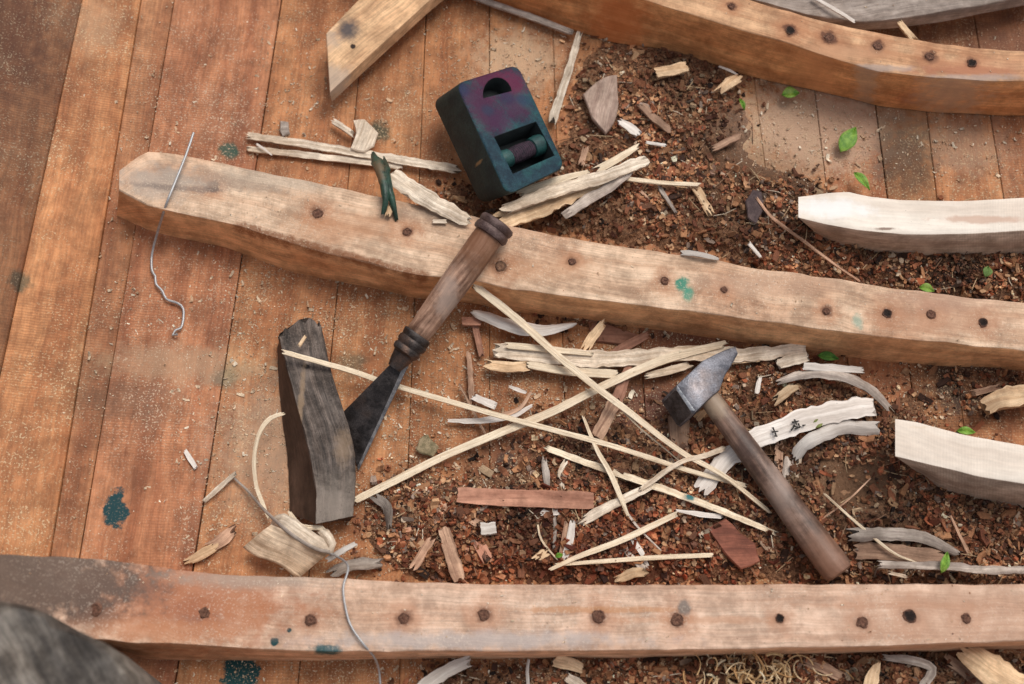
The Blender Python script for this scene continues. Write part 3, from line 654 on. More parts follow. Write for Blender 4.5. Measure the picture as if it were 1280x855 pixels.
strip('bark_peel', 'twisted white peel below the marked bark strip', 'bark peel', [(994,572,.014),(1003,558,.024),(1016,549,.03),(1035,541,.03),(1055,534,.028),(1097,537,.02)], [6,12,16,14,12,20], 'bark', t=2, cup=3, tint=.85, twist=.6)
strip('bark_peel', 'narrow peel standing between hammer handle and twisted peel', 'bark peel', [(986,575,.014),(984,592,.014),(980,608,.014)], [10,12,10], 'grey', t=3, cup=2, tint=1.4)
strip('wood_splinter', 'slender splinter hanging beneath the twisted peel', 'splinter', [(1000,570,.012),(996,592,.012),(993,614,.012)], [5,6,6], 'sliver', t=2)
strip('bark_peel', 'short grey slat beside the hammer handle under the marked bark', 'bark peel', [(975,555,.014),(973,575,.012),(971,592,.012)], [9,11,10], 'old', t=2, tint=1.7)
strip('bark_peel', 'curved grey peel arching over the dirt near the middle rib', 'bark peel', [(974,476,.02),(1000,469,.026),(1030,466,.03),(1060,472,.03),(1088,486,.026),(1111,509,.018)], [3,9,13,13,10,4], 'grey', t=2, cup=2, tint=1.35)
strip('bark_peel', 'straight whitish peel above the curved grey peel', 'bark peel', [(1005,458,.03),(1040,460,.03),(1078,463,.028)], [10,9,6], 'bark', t=2, tint=.85)
strip('wood_chip', 'small squarish pale chip left of the straight whitish peel', 'wood chip', [(972,456,.02),(990,450,.02),(1009,446,.018)], [13,14,11], 'sliver', t=4, ragged=.3)
strip('wood_chip', 'orange brown chip inside the arch of the curved peel', 'wood chip', [(970,500,.02),(992,484,.02)], [10,12], 'gold', t=4, tint=.7)
strip('wood_splinter', 'pale upright curl between hammer peen and chips', 'splinter', [(950,472,.014),(947,480,.016),(946,492,.014)], [4,6,5], 'bark', t=2)
strip('wood_chip', 'angular orange chunk at the right edge above the lower white rib', 'wood chip', [(1230,510,.03),(1250,500,.032),(1300,492,.03),(1340,488,.03)], [16,24,26,24], 'gold', t=14, ragged=.5, tint=.85)
strip('wood_sliver', 'dark sliver on the boards left of the orange chunk', 'wood sliver', [(1215,492,.008),(1248,484,.01)], [8,7], 'old', t=3)
strip('twig', 'straight dry straw slanting down to the grey twig at right', 'twig', [(1030,617,.022),(1070,653,.028),(1115,690,.03),(1145,703,.022)], [3,4,4,2], 'straw', t=2, tint=.9)
strip('twig', 'fine straw crossing the dirt beside the hammer handle', 'twig', [(1088,598,.02),(1060,625,.02),(1028,648,.018)], [1.5,2,1.5], 'old', t=1, tint=1.7)
strip('twig', 'grey twig lying level just above the bottom rib at right', 'twig', [(1100,706,.034),(1180,708,.036),(1240,713,.034),(1330,712,.034)], [8,9,9,7], 'grey', t=6, tint=1.2)
strip('twig', 'short leaning straw under the lower white rib', 'twig', [(1188,645,.02),(1200,670,.022),(1210,690,.02)], [2,3,4], 'old', t=2, tint=1.8)
strip('bark_piece', 'folded grey brown bark piece left of the grey twig', 'bark piece', [(1066,668,.028),(1100,667,.032),(1150,670,.030),(1195,690,.022)], [14,16,12,4], 'grey', t=2.5, cup=3, tint=.95)
strip('bark_piece', 'reddish slat lying beneath the folded bark piece', 'bark piece', [(1070,688,.02),(1110,690,.022),(1180,697,.02)], [20,20,12], 'old', t=3, tint=1.1)
strip('wood_splinter', 'pale splinter just above the bottom rib near the hammer end', 'splinter', [(1112,716,.03),(1133,721,.028)], [4,4], 'sliver', t=2)
strip('wood_chip', 'curled tan chip at the bottom right corner', 'wood chip', [(1204,812,.03),(1225,826,.04),(1250,843,.036),(1285,862,.03)], [12,34,30,18], 'gold', t=3, cup=4, tint=1.1)
strip('wood_stick', 'brown stick under the curled tan chip', 'stick', [(1186,826,.014),(1225,852,.014),(1250,870,.012)], [10,14,14], 'old', t=5)
strip('wood_chip', 'pointed tan chip at the bottom edge right of the shavings', 'wood chip', [(1086,862,.018),(1092,842,.02),(1099,828,.02)], [16,14,4], 'gold', t=3, ends=(1,.3))
strip('twig', 'bent grey twig at the bottom edge near the pointed chip', 'twig', [(1105,822,.016),(1140,826,.02),(1165,836,.018),(1150,862,.014)], [6,9,10,9], 'grey', t=5, tint=1.2)
strip('wood_stick', 'brown stick right of the heap of shavings', 'stick', [(1008,826,.014),(1035,838,.016),(1055,848,.012)], [10,13,8], 'old', t=4, tint=1.3)
strip('wood_strip', 'grey white stick at the bottom edge under the bottom rib', 'stick', [(515,870,.02),(550,844,.022),(586,826,.022)], [14,15,12], 'bark', t=5, tint=.8)
strip('wood_splinter', 'thin upright splinter at the bottom edge', 'splinter', [(661,824,.012),(659,840,.012),(661,865,.01)], [3,4,3], 'bark', t=2, tint=.8)
strip('wood_chip', 'cream blocky chip just below the bottom rib', 'wood chip', [(693,827,.014),(712,830,.014),(728,836,.012)], [11,14,10], 'gold', t=6, tint=1.15, ragged=.3)
strip('wood_chip', 'second cream chip at the bottom edge', 'wood chip', [(708,846,.012),(730,860,.012)], [11,11], 'sliver', t=4, ragged=.3)
# upper right chips
strip('wood_chip', 'cream rectangular chip below the top rib', 'wood chip', [(820,92,.024),(840,88,.026),(858,84,.024)], [15,16,14], 'gold', t=5, ragged=.2, tint=1.1)
strip('wood_chip', 'curled cream chip near the green speck under the top rib', 'wood chip', [(898,112,.022),(912,102,.028),(924,96,.024)], [10,16,12], 'gold', t=3, cup=4, tint=1.2)
strip('wood_splinter', 'thin pale splinter behind the curled cream chip', 'splinter', [(899,83,.018),(912,88,.02),(922,94,.018)], [3,4,2], 'bark', t=1)
strip('wood_chip', 'small white chip right of the pinkish flake', 'wood chip', [(774,152,.02),(786,158,.022),(798,168,.02)], [6,12,12], 'bark', t=3, tint=1.1)
strip('wood_stick', 'dark brown stick half buried in the upper dirt', 'stick', [(801,132,.018),(820,150,.02),(838,164,.018)], [9,11,7], 'old', t=5)
strip('wood_stick', 'short reddish stick in the dirt under the top rib', 'stick', [(892,186,.018),(925,170,.018)], [9,9], 'old', t=5, tint=1.2)
strip('wood_splinter', 'level pale splinter above the sliver heap', 'splinter', [(808,178,.018),(832,182,.018)], [5,4], 'bark', t=2, tint=.9)
strip('wood_splinter', 'thin bent twig crossing the dirt left of the upper white rib', 'twig', [(946,248,.022),(965,272,.024),(1000,298,.022),(1040,328,.022),(1075,352,.02)], [3,4,4,3,2], 'old', t=2, tint=1.8)
strip('wood_splinter', 'short white splinter on the back edge of the middle rib', 'splinter', [(852,316,.074),(875,318,.08),(898,324,.076)], [7,7,3], 'bark', t=2, tint=.8)
strip('wood_splinter', 'small white splinter by the middle rib edge', 'splinter', [(936,304,.02),(951,322,.018)], [6,3], 'bark', t=2, tint=.9)
strip('wood_splinter', 'white splinter lying on the grey board at the top', 'splinter', [(1015,-4,.062),(1040,10,.064),(1068,27,.062)], [4,5,5], 'bark', t=2)
strip('wood_stick', 'pale stick end wedged between grey board and orange rib', 'stick', [(1124,28,.05),(1142,50,.05)], [8,9], 'gold', t=4, tint=.9)
strip('wood_chip', 'tiny pale chip lying on the middle rib beside the chisel butt', 'wood chip', [(541,277,.076),(558,277,.076)], [6,6], 'sliver', t=2, tint=1.1, ragged=.3)
strip('wood_splinter', 'small golden chip in front of the green clip on the middle rib', 'wood chip', [(485,270,.078),(490,254,.08)], [7,8], 'gold', t=2)
strip('wood_stick', 'short pinkish stick leaning on the pale flake above the parallel strips', 'stick', [(417,152,.012),(430,160,.014),(441,168,.012)], [7,8,8], 'sliver', t=4, tint=.95)
strip('wood_splinter', 'small white splinter on the left boards above the bottom rib', 'splinter', [(232,564,.004),(238,573,.005),(245,585,.004)], [5,6,5], 'bark', t=2)
strip('wood_chip', 'yellowish chip above the bottom rib at left', 'wood chip', [(233,702,.006),(252,693,.010),(271,682,.006)], [5,12,10], 'gold', t=3, cup=1, tint=1.1)
strip('wood_chip', 'pinkish thin flake behind the yellowish chip', 'wood chip', [(262,684,.005),(276,676,.006),(292,662,.005)], [10,16,10], 'old', t=2, tint=1.8)
strip('twig', 'short pale twig pointing away from the grey wire end', 'twig', [(255,627,.006),(272,612,.009),(294,592,.008)], [5,6,5], 'sliver', t=3, tint=.9)
# flakes with outlines
slab('wood_flake', [(442,150),(455,148),(473,166),(468,182),(455,190),(438,186),(444,165)], .018, .003, M_sliver, 'pale pinkish flake standing on the two parallel strips', 'wood flake', jit=.001, jitn=2, uvdir=(.3,1))
slab('wood_flake', [(729,118),(742,104),(758,95),(772,93),(773,130),(768,154),(757,166),(740,148)], [.018,.02,.022,.02,.026,.02,.014,.02], .006, wood('flake_wood', (.30,.2,.155), (.44,.32,.25), along=10, across=90, blot=.3), 'large pinkish grey angular flake right of the green ink box', 'wood flake', jit=.001, jitn=2, uvdir=(.2,1))
slab('wood_flake', [(884,660),(908,648),(925,665),(945,680),(950,702),(925,712),(905,690)], .02, .005, wood('red_flake', (.16,.05,.03), (.28,.10,.06), along=6, across=60), 'dark reddish flat flake near the hammer handle', 'wood flake', jit=.001, jitn=2)
slab('wood_flake', [(350,150),(360,152),(362,166),(353,171),(349,162)], .006, .002, M_greyw, 'small grey flake above the ends of the parallel strips', 'wood flake', jit=.0007, jitn=2)
slab('wood_flake', [(735,395),(800,420),(790,432),(740,425)], .004, .004, M_red, 'thin red brown flake at the foot of the middle rib', 'wood flake', jit=.001, jitn=2)
slab('wood_flake', [(834,520),(862,522),(862,560),(850,590),(838,560)], .012, .004, M_old, 'grey brown flake directly below the hammer face', 'wood flake', jit=.001, jitn=2, uvdir=(0,1))
slab('dry_leaf', [(523,549),(534,542),(541,552),(549,557),(541,571),(530,567),(520,563)], .010, .0015, mottled('dry_leaf', (.15,.12,.06), (.32,.24,.14), 120), 'dry olive leaf on the boards right of the chisel blade', 'leaf', jit=.001, jitn=2)
slab('dark_leaf', [(932,250),(942,236),(952,240),(955,262),(945,280),(934,272)], .022, .0015, mottled('dark_leaf', (.05,.03,.03), (.10,.065,.06), 100), 'dark purple brown leaf in the dirt left of the upper white rib', 'leaf', jit=.001, jitn=2)

# curled shaving
def curl():
    t = empty('wood_shaving', 'thick curled cream shaving below the charred block', 'wood shaving')
    mb = MB(); rows = []
    a0, a1 = [(303,683),(318,672),(333,662),(346,652)], None
    left = [P(304,684,.020), P(340,656,.044)]; right = [P(372,722,.018), P(414,690,.032)]
    n, m = 12, 10
    for i in range(n+1):
        f = i/n; row = []
        for j in range(m+1):
            g = j/m
            a = left[0].lerp(left[1], f); b = right[0].lerp(right[1], f)
            p = a.lerp(b, g); p.z += .010*math.sin(g*math.pi)*(1-.3*f) + .006*f*math.sin(f*3)
            p += Vector((0, -1, 0))*.005*math.sin(g*7)*(1-f)*.5
            row.append(mb.vert(p, (g*.1, f*.05)))
        rows.append(row)
    mb.grid(rows)
    o = mb.build('shaving', M_sliver2, t, fix=False)
    mod = o.modifiers.new('t', 'SOLIDIFY'); mod.thickness = .0022; mod.offset = 0
    strip('curled_edge', None, None, [(340,660,.03),(352,650,.05),(372,662,.055),(392,676,.05),(412,686,.04),(410,672,.045),(400,662,.04)], [10,14,16,16,14,10,5], 'sliver', t=2, cup=2, parent=t)
    strip('curled_edge', None, None, [(362,640,.03),(372,655,.04),(386,660,.042),(402,660,.04),(411,672,.036)], [4,8,7,7,5], 'straw', t=2, parent=t)
    return t
M_sliver2 = wood('shaving_wood', (.52,.36,.23), (.82,.64,.46), along=6, across=220, bump=.6, blot=.3, fine=.25)
curl()
strip('bark_piece', 'dark crumpled bark scrap right of the charred block', 'bark piece', [(470,622,.012),(484,634,.016),(486,660,.014)], [9,12,10], 'grey', t=4, tint=.7, twist=1.2)
strip('bark_piece', 'dark grey bark heap just above the bottom rib near the wire', 'bark piece', [(415,716,.012),(440,706,.018),(475,704,.016)], [12,14,10], 'grey', t=5, tint=.9, cup=2)
strip('wood_loop', 'thin cream strip bent in a loop left of the charred block', 'wood strip', [(354,517,.030),(338,523,.034),(325,540,.034),(318,570,.028),(320,605,.018),(328,628,.014),(336,648,.014)], [6,7,6,6,5,6,3], 'straw', t=2)
tube('metal_wire', 'silver wire lying from the rib tip down the left boards', 'wire', [(242,166,.085),(232,195,.084),(220,225,.082),(208,255,.076),(197,290,.03),(190,318,.008),(190,338,.006),(194,345,.006),(195,355,.006),(203,364,.006),(208,374,.006),(222,379,.006),(229,386,.006),(229,400,.006),(226,410,.006),(219,413,.006),(216,419,.006),(222,418,.008)], 1.6, M_wire)
tube('metal_wire', 'thin grey wire hanging over the bottom rib', 'wire', [(405,690,.03),(420,695,.045),(435,708,.07),(429,735,.080),(433,765,.079),(440,785,.079),(455,806,.079),(468,822,.06),(474,840,.03),(476,870,.02)], 1.3, M_wire)
tube('twig', 'dark grey wiry twig running into the curled shaving', 'twig', [(292,597,.006),(310,614,.010),(330,637,.03),(350,656,.06),(370,672,.062),(395,686,.056),(412,690,.05)], (1.5,2.2), M_greyw)
strip('bark_piece', 'pale grey branched scrap beside the curled shaving', 'bark piece', [(410,700,.03),(425,690,.036),(444,680,.03)], [6,7,4], 'bark', t=4, tint=.65)

# green dark strip (clip) on rib
M_dkgreen = mottled('dark_green_rind', (.012,.03,.02), (.03,.075,.05), 60, .45, spots=[sp(470,215,.09,10,(.18,.11,.06),.7,.5,20)])
gc = empty('leaf_curl', 'dark green twisted leaf curl hanging over the back of the middle rib', 'leaf')
strip('leaf_half', None, None, [(466,190,.06),(472,205,.085),(478,228,.092),(480,248,.09),(477,267,.08)], [6,15,13,9,4], M_dkgreen, t=1.5, cup=4, parent=gc, twist=.5)
strip('leaf_half', None, None, [(480,196,.06),(483,212,.088),(486,232,.09),(492,252,.086),(497,274,.076)], [4,9,11,9,4], M_dkgreen, t=1.5, cup=4, parent=gc, twist=-.4)

# green leaves
M_leaf = mottled('leaf_green', (.09,.22,.02), (.22,.38,.05), 130, .55, c=(.26,.34,.07))
def leaf(px, py, L, ang, W, z, label, mat=None):
    mb = MB(); rows = []; c = P(px, py, z); d = Vector((math.cos(ang), math.sin(ang), .15)); s_ = Vector((-math.sin(ang), math.cos(ang), 0))
    for i in range(11):
        f = i/10; wv = W*math.sin(math.pi*f**.8)*.5+.0002; row = []
        for j in range(5):
            q = j/2-1
            row.append(mb.vert(c+d*((f-.5)*L)+s_*(q*wv)+Vector((0,0,.003*abs(q)+.003*math.sin(f*4))), (f, q)))
        rows.append(row)
    mb.grid(rows); o = mb.build('green_leaf', mat or M_leaf, fix=False)
    mod = o.modifiers.new('t', 'SOLIDIFY'); mod.thickness = .0005
    return tag(o, label, 'leaf', 'small green leaves')
leaf(988,118,.024,.1,.017,.014,'round bright green leaf just below the top rib')
leaf(1060,175,.042,1.0,.022,.012,'largest green leaf, on the boards between the top rib and upper white rib')
leaf(1077,227,.032,-1.0,.012,.016,'narrow green leaf touching the back of the upper white rib')
leaf(1158,362,.019,-.3,.012,.03,'green leaf behind the middle rib below the upper white rib')
leaf(1233,340,.016,1.2,.012,.02,'dull green leaf in the shade under the upper white rib', mottled('leaf_dull', (.09,.16,.04), (.14,.22,.06), 150))
leaf(1207,540,.022,-.1,.010,.03,'green leaf tucked behind the lower white rib')
leaf(1035,447,.026,-.2,.012,.014,'dark green leaf pair under the front of the middle rib', mottled('leaf_mid', (.05,.14,.02), (.10,.22,.03), 150))
leaf(1180,703,.026,1.2,.010,.042,'bright green leaf caught on the grey twig above the bottom rib')
leaf(927,131,.018,1.9,.006,.024,'sliver of green leaf in the upper dirt')
leaf(699,695,.010,.3,.006,.02,'green leaf tip at the point of the V strips')
leaf(1022,530,.016,.6,.010,.03,'olive green leaf under the marked bark strip', mottled('leaf_olive', (.16,.18,.05), (.22,.24,.07), 150))

# ------------------------------------------------------------------ charred block
def block():
    t = empty('charred_block', 'grey charred wooden block with broken top, left of the chisel blade', 'wood block')
    tl = [(348,417),(354,439),(366,487),(383,548),(392,590),(396,622),(395,655)]
    tr = [(398,400),(408,445),(420,487),(436,537),(443,571),(443,608),(440,645)]
    bl = [(348,424),(347,450),(349,492),(358,560),(361,590),(362,620),(362,642)]
    def cr(pl, n, k):   # resample
        L = []
        for i in range(n+1):
            f = i/n*(len(pl)-1); a = int(min(f, len(pl)-2)); q = f-a
            L.append((pl[a][0]+(pl[a+1][0]-pl[a][0])*q, pl[a][1]+(pl[a+1][1]-pl[a][1])*q))
        return L
    n = 34; TL, TR, BL_ = cr(tl, n, 0), cr(tr, n, 0), cr(bl, n, 0)
    mb = MB(); rows = []; K = 8
    for i in range(n+1):
        f = i/n; zl = .040+.016*f; zr = .030+.004*f
        A = P(*TL[i], zl); B = P(*TR[i], zr); D = P(*BL_[i], .003)
        if i == 0: D = P(348, 420, .018)
        E = Vector((B.x-.006, B.y, .003)); row = []
        rgh = .0012 + .003*max(0, .12-f)*8
        rg = lambda a, s_=1: rgh*s_*nz(a+f*9, f*n*.35, 2.0, 1.3)
        for k, (p, q) in enumerate([(D, 0), (D.lerp(A, .33), 0), (D.lerp(A, .66), 0), (A+Vector((-.001,0,-.002)), 0)] + [(A.lerp(B, j/K), 1) for j in range(K+1)] + [(B+Vector((.001,0,-.003)), 0), (B.lerp(E, .5), 0), (E, 0)]):
            p = p.copy(); top = q == 1
            p += Vector((rg(k*1.3), rg(k*2.1)*.5, rg(k*.7)+(.0007*nz(k*3.1, f*3) if top else 0)))
            if i == 0 and top:
                p.y += [-.004,.006,.002,.009,.012,.004,.011,.003,-.008][k-4]; p.z -= random.uniform(0,.008)
            if i == 1 and top: p.z -= .001*random.uniform(0,2)
            e = 1.0
            row.append(mb.vert(p, (f*.25, (k if top else k*1.0)*.007), (1,1,1)))
        rows.append(row)
    for a, b in zip(rows[:-1], rows[1:]):
        for k in range(len(a)-1):
            mb.face(a[k], a[k+1], b[k+1], b[k], m=0 if k >= 3 else 1)
        mb.face(a[-1], a[0], b[0], b[-1], m=1)
    mb.face(*rows[0]); mb.face(*rows[-1][::-1], m=1)
    Mt = wood('charred_wood', (.042,.033,.028), (.15,.115,.095), [sp(383,457,.042,3.5,(.01,.008,.007),1,.3), sp(420,640,.035,36,(.27,.22,.18),.65,.8,34), sp(430,560,.035,10,(.27,.18,.11),.5,.6,18), sp(375,520,.045,3,(.3,.2,.12),.6,.5,60)], along=8, across=120, bump=1.0, blot=.6, blotcol=(.03,.025,.022), fine=.5, grime=.55, dust=.3, dustcol=(.3,.24,.2))
    Ms = wood('charred_side', (.055,.030,.019), (.095,.055,.037), along=5, across=60, bump=.4, blot=.3, fine=.2)
    mb.build('block', [Mt, Ms], t)
    strip('splinter', None, None, [(374,432,.055),(382,420,.056)], [5,3], 'gold', t=1.5, parent=t)
block()

# ------------------------------------------------------------------ lathe helper and chisel
def lathe(name, A, B, prof, mat, parent, segs=32, squash=1.0, wob=0.0, up=None):
    d = (B-A).normalized(); L = (B-A).length; s_ = d.cross(Vector((0,0,1))).normalized(); u = s_.cross(d)
    mb = MB(); rows = []
    for f, r in prof:
        c = A+d*(f*L)
        rows.append([mb.vert(c+(s_*math.cos(a*math.tau/segs)+u*squash*math.sin(a*math.tau/segs))*r*(1+wob*nz(math.cos(a*math.tau/segs)*1.5, math.sin(a*math.tau/segs)*1.5, f*6)), (f*L, a*r*.2)) for a in range(segs)])
    mb.grid(rows, close=True); mb.face(*rows[0]); mb.face(*rows[-1][::-1])
    return mb.build(name, mat, parent)
M_iron = mottled('dark_iron', (.035,.028,.025), (.085,.07,.065), 90, .5, .7, .5, c=(.12,.07,.05))
M_iron_l = mottled('worn_iron', (.16,.15,.15), (.30,.28,.27), 120, .42, .85, .3)
ch = empty('chisel', 'large chisel with worn wooden handle and broad dark blade, handle across the middle rib', 'chisel')
HA, HB = P(517,426,.062), P(613,292,.100)
M_hand = wood('handle_wood', (.13,.062,.038), (.36,.215,.145), [(P(600,300,.115), .022, .03, (.20,.085,.04), .7, .6), (P(560,370,.09), .012, .03, (.44,.33,.27), .5, .6)], grime=.5, along=10, across=160, rough=.5, bump=.3, blot=.5, blotcol=(.13,.06,.035), fine=.2)
lathe('handle', HA, HB, [(-.02,.013),(.0,.0150),(.15,.0158),(.4,.0172),(.7,.0182),(.93,.0185),(1.0,.0180)], M_hand, ch, wob=.05)
d = (HB-HA).normalized()
lathe('butt_ring', HB-d*.004, HB+d*.018, [(0,.0175),(.05,.0215),(.18,.0228),(.4,.0222),(.5,.0208),(.58,.0222),(.8,.0228),(.93,.0215),(1.0,.017),(1.02,.004)], mottled('ring_iron', (.07,.04,.035), (.15,.10,.09), 80, .55, .35, .5), ch, wob=.03)
rg_ = lathe('ferrule', HA-d*.020, HA+d*.010, [(0,.0135),(.04,.0155),(.1,.0172),(.26,.0178),(.34,.0160),(.40,.0168),(.5,.0185),(.62,.0186),(.7,.0170),(.78,.0180),(.92,.0185),(.98,.0175),(1.0,.0145)], M_iron, ch, wob=.05)
lathe('socket', HA-d*.040, HA-d*.018, [(0,.0085),(.4,.0112),(.8,.0135),(1.0,.0148)], M_iron, ch, wob=.05, squash=.8)
def blade():
    NL, NR = P(497,446,.056), P(512,452,.052)
    TLc, TP = P(427,517,.016), P(448,588,.006)
    mb = MB(); n = 14
    rows = []
    for i in range(n+1):
        f = i/n
        a = NL.lerp(TLc, f); b = NR.lerp(TP, f)
        # slight flare of the left edge
        th = .0055*(1-f)+.0020*f
        w_ = b-a
        c1 = b - w_*min(.35, .0045/w_.length)      # narrow worn bevel along the right edge
        row = [a-Vector((0,0,.0018)), a, a.lerp(c1, .35)+Vector((0,0,.0006)), a.lerp(c1, .7)+Vector((0,0,.0004)), c1, b-Vector((0,0,th*.6)), b-Vector((0,0,th)), a-Vector((0,0,th))]
        rows.append([mb.vert(p, (f*.1, k*.01)) for k, p in enumerate(row)])
    for a, b in zip(rows[:-1], rows[1:]):
        for k in range(8):
            mb.face(a[k], a[(k+1)%8], b[(k+1)%8], b[k], m=1 if k in (4,) else 0)
    mb.face(*rows[0]); mb.face(*rows[-1][::-1], m=1)
    mb.build('blade', [mottled('blade_iron', (.022,.018,.017), (.06,.05,.048), 60, .42, .6, .4, c=(.07,.045,.035)), M_iron_l], ch)
blade()

# ------------------------------------------------------------------ hammer
hm = empty('hammer', 'small iron hammer with short brown wooden handle, lying right of the crossed strips', 'hammer')
M_edge = mottled('edge_highlight_steel', (.45,.45,.46), (.62,.62,.62), 200, .35, .9, .2)  # worn hammer edge, its highlight painted in as brighter steel
def head():
    mb = MB()
    # stations from striking face to peen: (top-left edge, top-right(edge by handle), z of top, thickness, inset)
    st_ = [((845,484),(867,517),.060,.034),((846,481),(870,515),.0605,.035),((862,466),(884,501),.058,.035),((879,450),(900,487),.055,.034),((897,441),(906,470),.049,.026),((912,434.5),(917,452),.043,.014),((919,433),(922.5,442),.040,.007)]
    rows = []
    for i, (a, b, z, th) in enumerate(st_):
        A, B = P(*a, z), P(*b, z)
        ax = Vector((.72,.66,0)).normalized()
        slope = Vector((-.55, -.42, -.8)).normalized() if i < 2 else Vector((-.25,-.2,-.95)).normalized()
        slope = Vector((-.44, -.30, -.85)).normalized()
        if i >= 4: slope = Vector((-.1,-.08,-1)).normalized()
        elif i >= 2: slope = Vector((-.30,-.22,-.93)).normalized()
        C_, D = B+slope*th, A+slope*th; e = .0022 if i > 0 else .004
        e = min(e, (A-B).length*.2, th*.2)
        ring = []
        cs = [A, B, C_, D]
        for k in range(4):
            p, q, r = cs[k-1], cs[k], cs[(k+1)%4]
            ring += [q+(p-q).normalized()*e, q+((p-q).normalized()+(r-q).normalized())*e*.28, q+(r-q).normalized()*e]
        if i == 0:
            cc = sum(cs, Vector())/4; ring = [cc+(p-cc)*.9 + (slope.cross((B-A)).normalized())*0 for p in ring]
        rows.append([mb.vert(p, (i*.02, k*.01)) for k, p in enumerate(ring)])
    mb.grid(rows, close=True)
    for k in range(len(mb.m)):
        if k < 12: mb.m[k] = 0
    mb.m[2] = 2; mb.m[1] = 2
    mb.face(*rows[0], m=1); mb.face(*rows[-1][::-1])
    Mh = mottled('hammer_steel', (.11,.11,.125), (.22,.22,.245), 70, .42, .75, .25, c=(.14,.12,.12))
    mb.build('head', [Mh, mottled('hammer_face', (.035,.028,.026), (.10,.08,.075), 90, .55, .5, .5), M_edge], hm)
head()
M_hh = wood('hammer_handle_wood', (.085,.047,.033), (.22,.135,.098), [(P(1035,700,.045),.02,.03,(.26,.13,.08),.6,.6),(P(895,508,.05),.015,.015,(.34,.25,.17),.7,.6),(P(975,610,.045),.012,.04,(.30,.22,.18),.6,.7),(P(930,560,.045),.01,.02,(.05,.03,.025),.6,.6)], grime=.5, along=8, across=120, rough=.45, bump=.3, blot=.5, blotcol=(.10,.05,.033), fine=.2)
A = P(880,489,.042); B = P(1050,718,.036)
lathe('handle', A, B, [(-.02,.011),(.0,.0125),(.06,.0133),(.3,.0142),(.55,.0160),(.8,.0182),(.93,.0190),(.975,.0186),(.992,.0165),(1.0,.012)], M_hh, hm, squash=.8, wob=.04)

# ------------------------------------------------------------------ green ink box
def evald(o):
    dg = bpy.context.evaluated_depsgraph_get(); me = bpy.data.meshes.new_from_object(o.evaluated_get(dg))
    old = o.data; o.modifiers.clear(); o.data = me; bpy.data.meshes.remove(old)
ib = empty('ink_box', 'dark green and purple stained wooden ink line box with a spool, behind the middle rib', 'tool box')
def hexa(top, bot, name, mats, rnd=0):
    bm = bmesh.new(); v = [bm.verts.new(p) for p in list(top)+list(bot)]
    bm.faces.new(v[:4]); bm.faces.new(v[4:][::-1])
    for k in range(4): bm.faces.new((v[k], v[k+4], v[(k+1)%4+4], v[(k+1)%4]))
    bm.edges.ensure_lookup_table()
    if rnd:
        ve = [e for e in bm.edges if (v.index(e.verts[0]) < 4) != (v.index(e.verts[1]) < 4)]
        bmesh.ops.bevel(bm, geom=ve, offset=rnd, segments=5, affect='EDGES', profile=.5)
    bmesh.ops.recalc_face_normals(bm, faces=bm.faces)
    me = bpy.data.meshes.new(name); bm.to_mesh(me); bm.free()
    o = bpy.data.objects.new(name, me); COL.objects.link(o)
    for m_ in mats: me.materials.append(m_)
    return o
IA, ID = P(570,104,.104), P(635,245,.104); IC, IBb = P(708,209,.064), P(648,80,.064)
thick = P(600,257,.052) - ID
IAb = P(539,126,.054)
bot = [IAb, IBb+thick*.8, IC+thick*.8, ID+thick]
axx = (IBb-IA+IC-ID).normalized(); axy = (ID-IA+IC-IBb).normalized(); nrm = axx.cross(axy).normalized()
if nrm.z < 0: nrm = -nrm
def onbox(px, py, h=0.0):      # point on the box's top plane
    o_ = CAM; d_ = (P(px, py, 0)-CAM); tt_ = (IA-o_).dot(nrm)/d_.dot(nrm); return o_+d_*tt_+nrm*h
bxs = []
for a, b, r, cc, s_ in [(612,100,24,(.075,.006,.032),.9),(640,105,20,(.10,.007,.038),.9),(600,125,22,(.06,.01,.04),.8),(612,147,22,(.055,.007,.035),.8),(645,135,18,(.06,.008,.04),.7),(625,150,16,(.045,.012,.045),.7),(634,122,10,(.02,.015,.05),.8),(655,125,10,(.012,.035,.07),.8),(577,112,9,(.016,.02,.06),.8),(610,138,8,(.012,.03,.06),.7)]:
    bxs.append((onbox(a, b), r*.001, r*.001, cc, s_*.95, .6))
M_ib = mottled('stained_wood', (.005,.020,.034), (.013,.045,.062), 75, .62, 0, .8, spec=.25, spots=bxs, c=(.016,.085,.085), bd=.002)
M_ibs = mottled('stained_side', (.006,.014,.014), (.016,.030,.026), 40, .6, 0, .5, spots=[(P(600,205,.08),.006,.002,(.3,.17,.07),.8,.5)])
M_ibi = mottled('stained_inner', (.004,.007,.008), (.008,.014,.014), 60, .75, 0, .5)
body = hexa([IA, IBb, IC, ID], bot, 'body', [M_ib, M_ibs, M_ibi], .013)
def cut(px_pts, depth):
    top = [onbox(a, b, .01) for a, b in px_pts]; bt = [p-nrm*(depth+.01) for p in top]
    if len(top) == 4: c = hexa(top, bt, 'cutter', [M_ib, M_ibs, M_ibi])
    else:
        bm = bmesh.new(); a = [bm.verts.new(p) for p in top]; b = [bm.verts.new(p) for p in bt]
        bm.faces.new(a); bm.faces.new(b[::-1])
        for k in range(len(a)): bm.faces.new((a[k], b[k], b[(k+1)%len(a)], a[(k+1)%len(a)]))
        bmesh.ops.recalc_face_normals(bm, faces=bm.faces); me = bpy.data.meshes.new('cutter'); bm.to_mesh(me); bm.free()
        c = bpy.data.objects.new('cutter', me); COL.objects.link(c)
        for m_ in (M_ib, M_ibs, M_ibi): me.materials.append(m_)
    for p in c.data.polygons: p.material_index = 2
    md = body.modifiers.new('b', 'BOOLEAN'); md.operation = 'DIFFERENCE'; md.object = c; md.solver = 'EXACT'
    return c
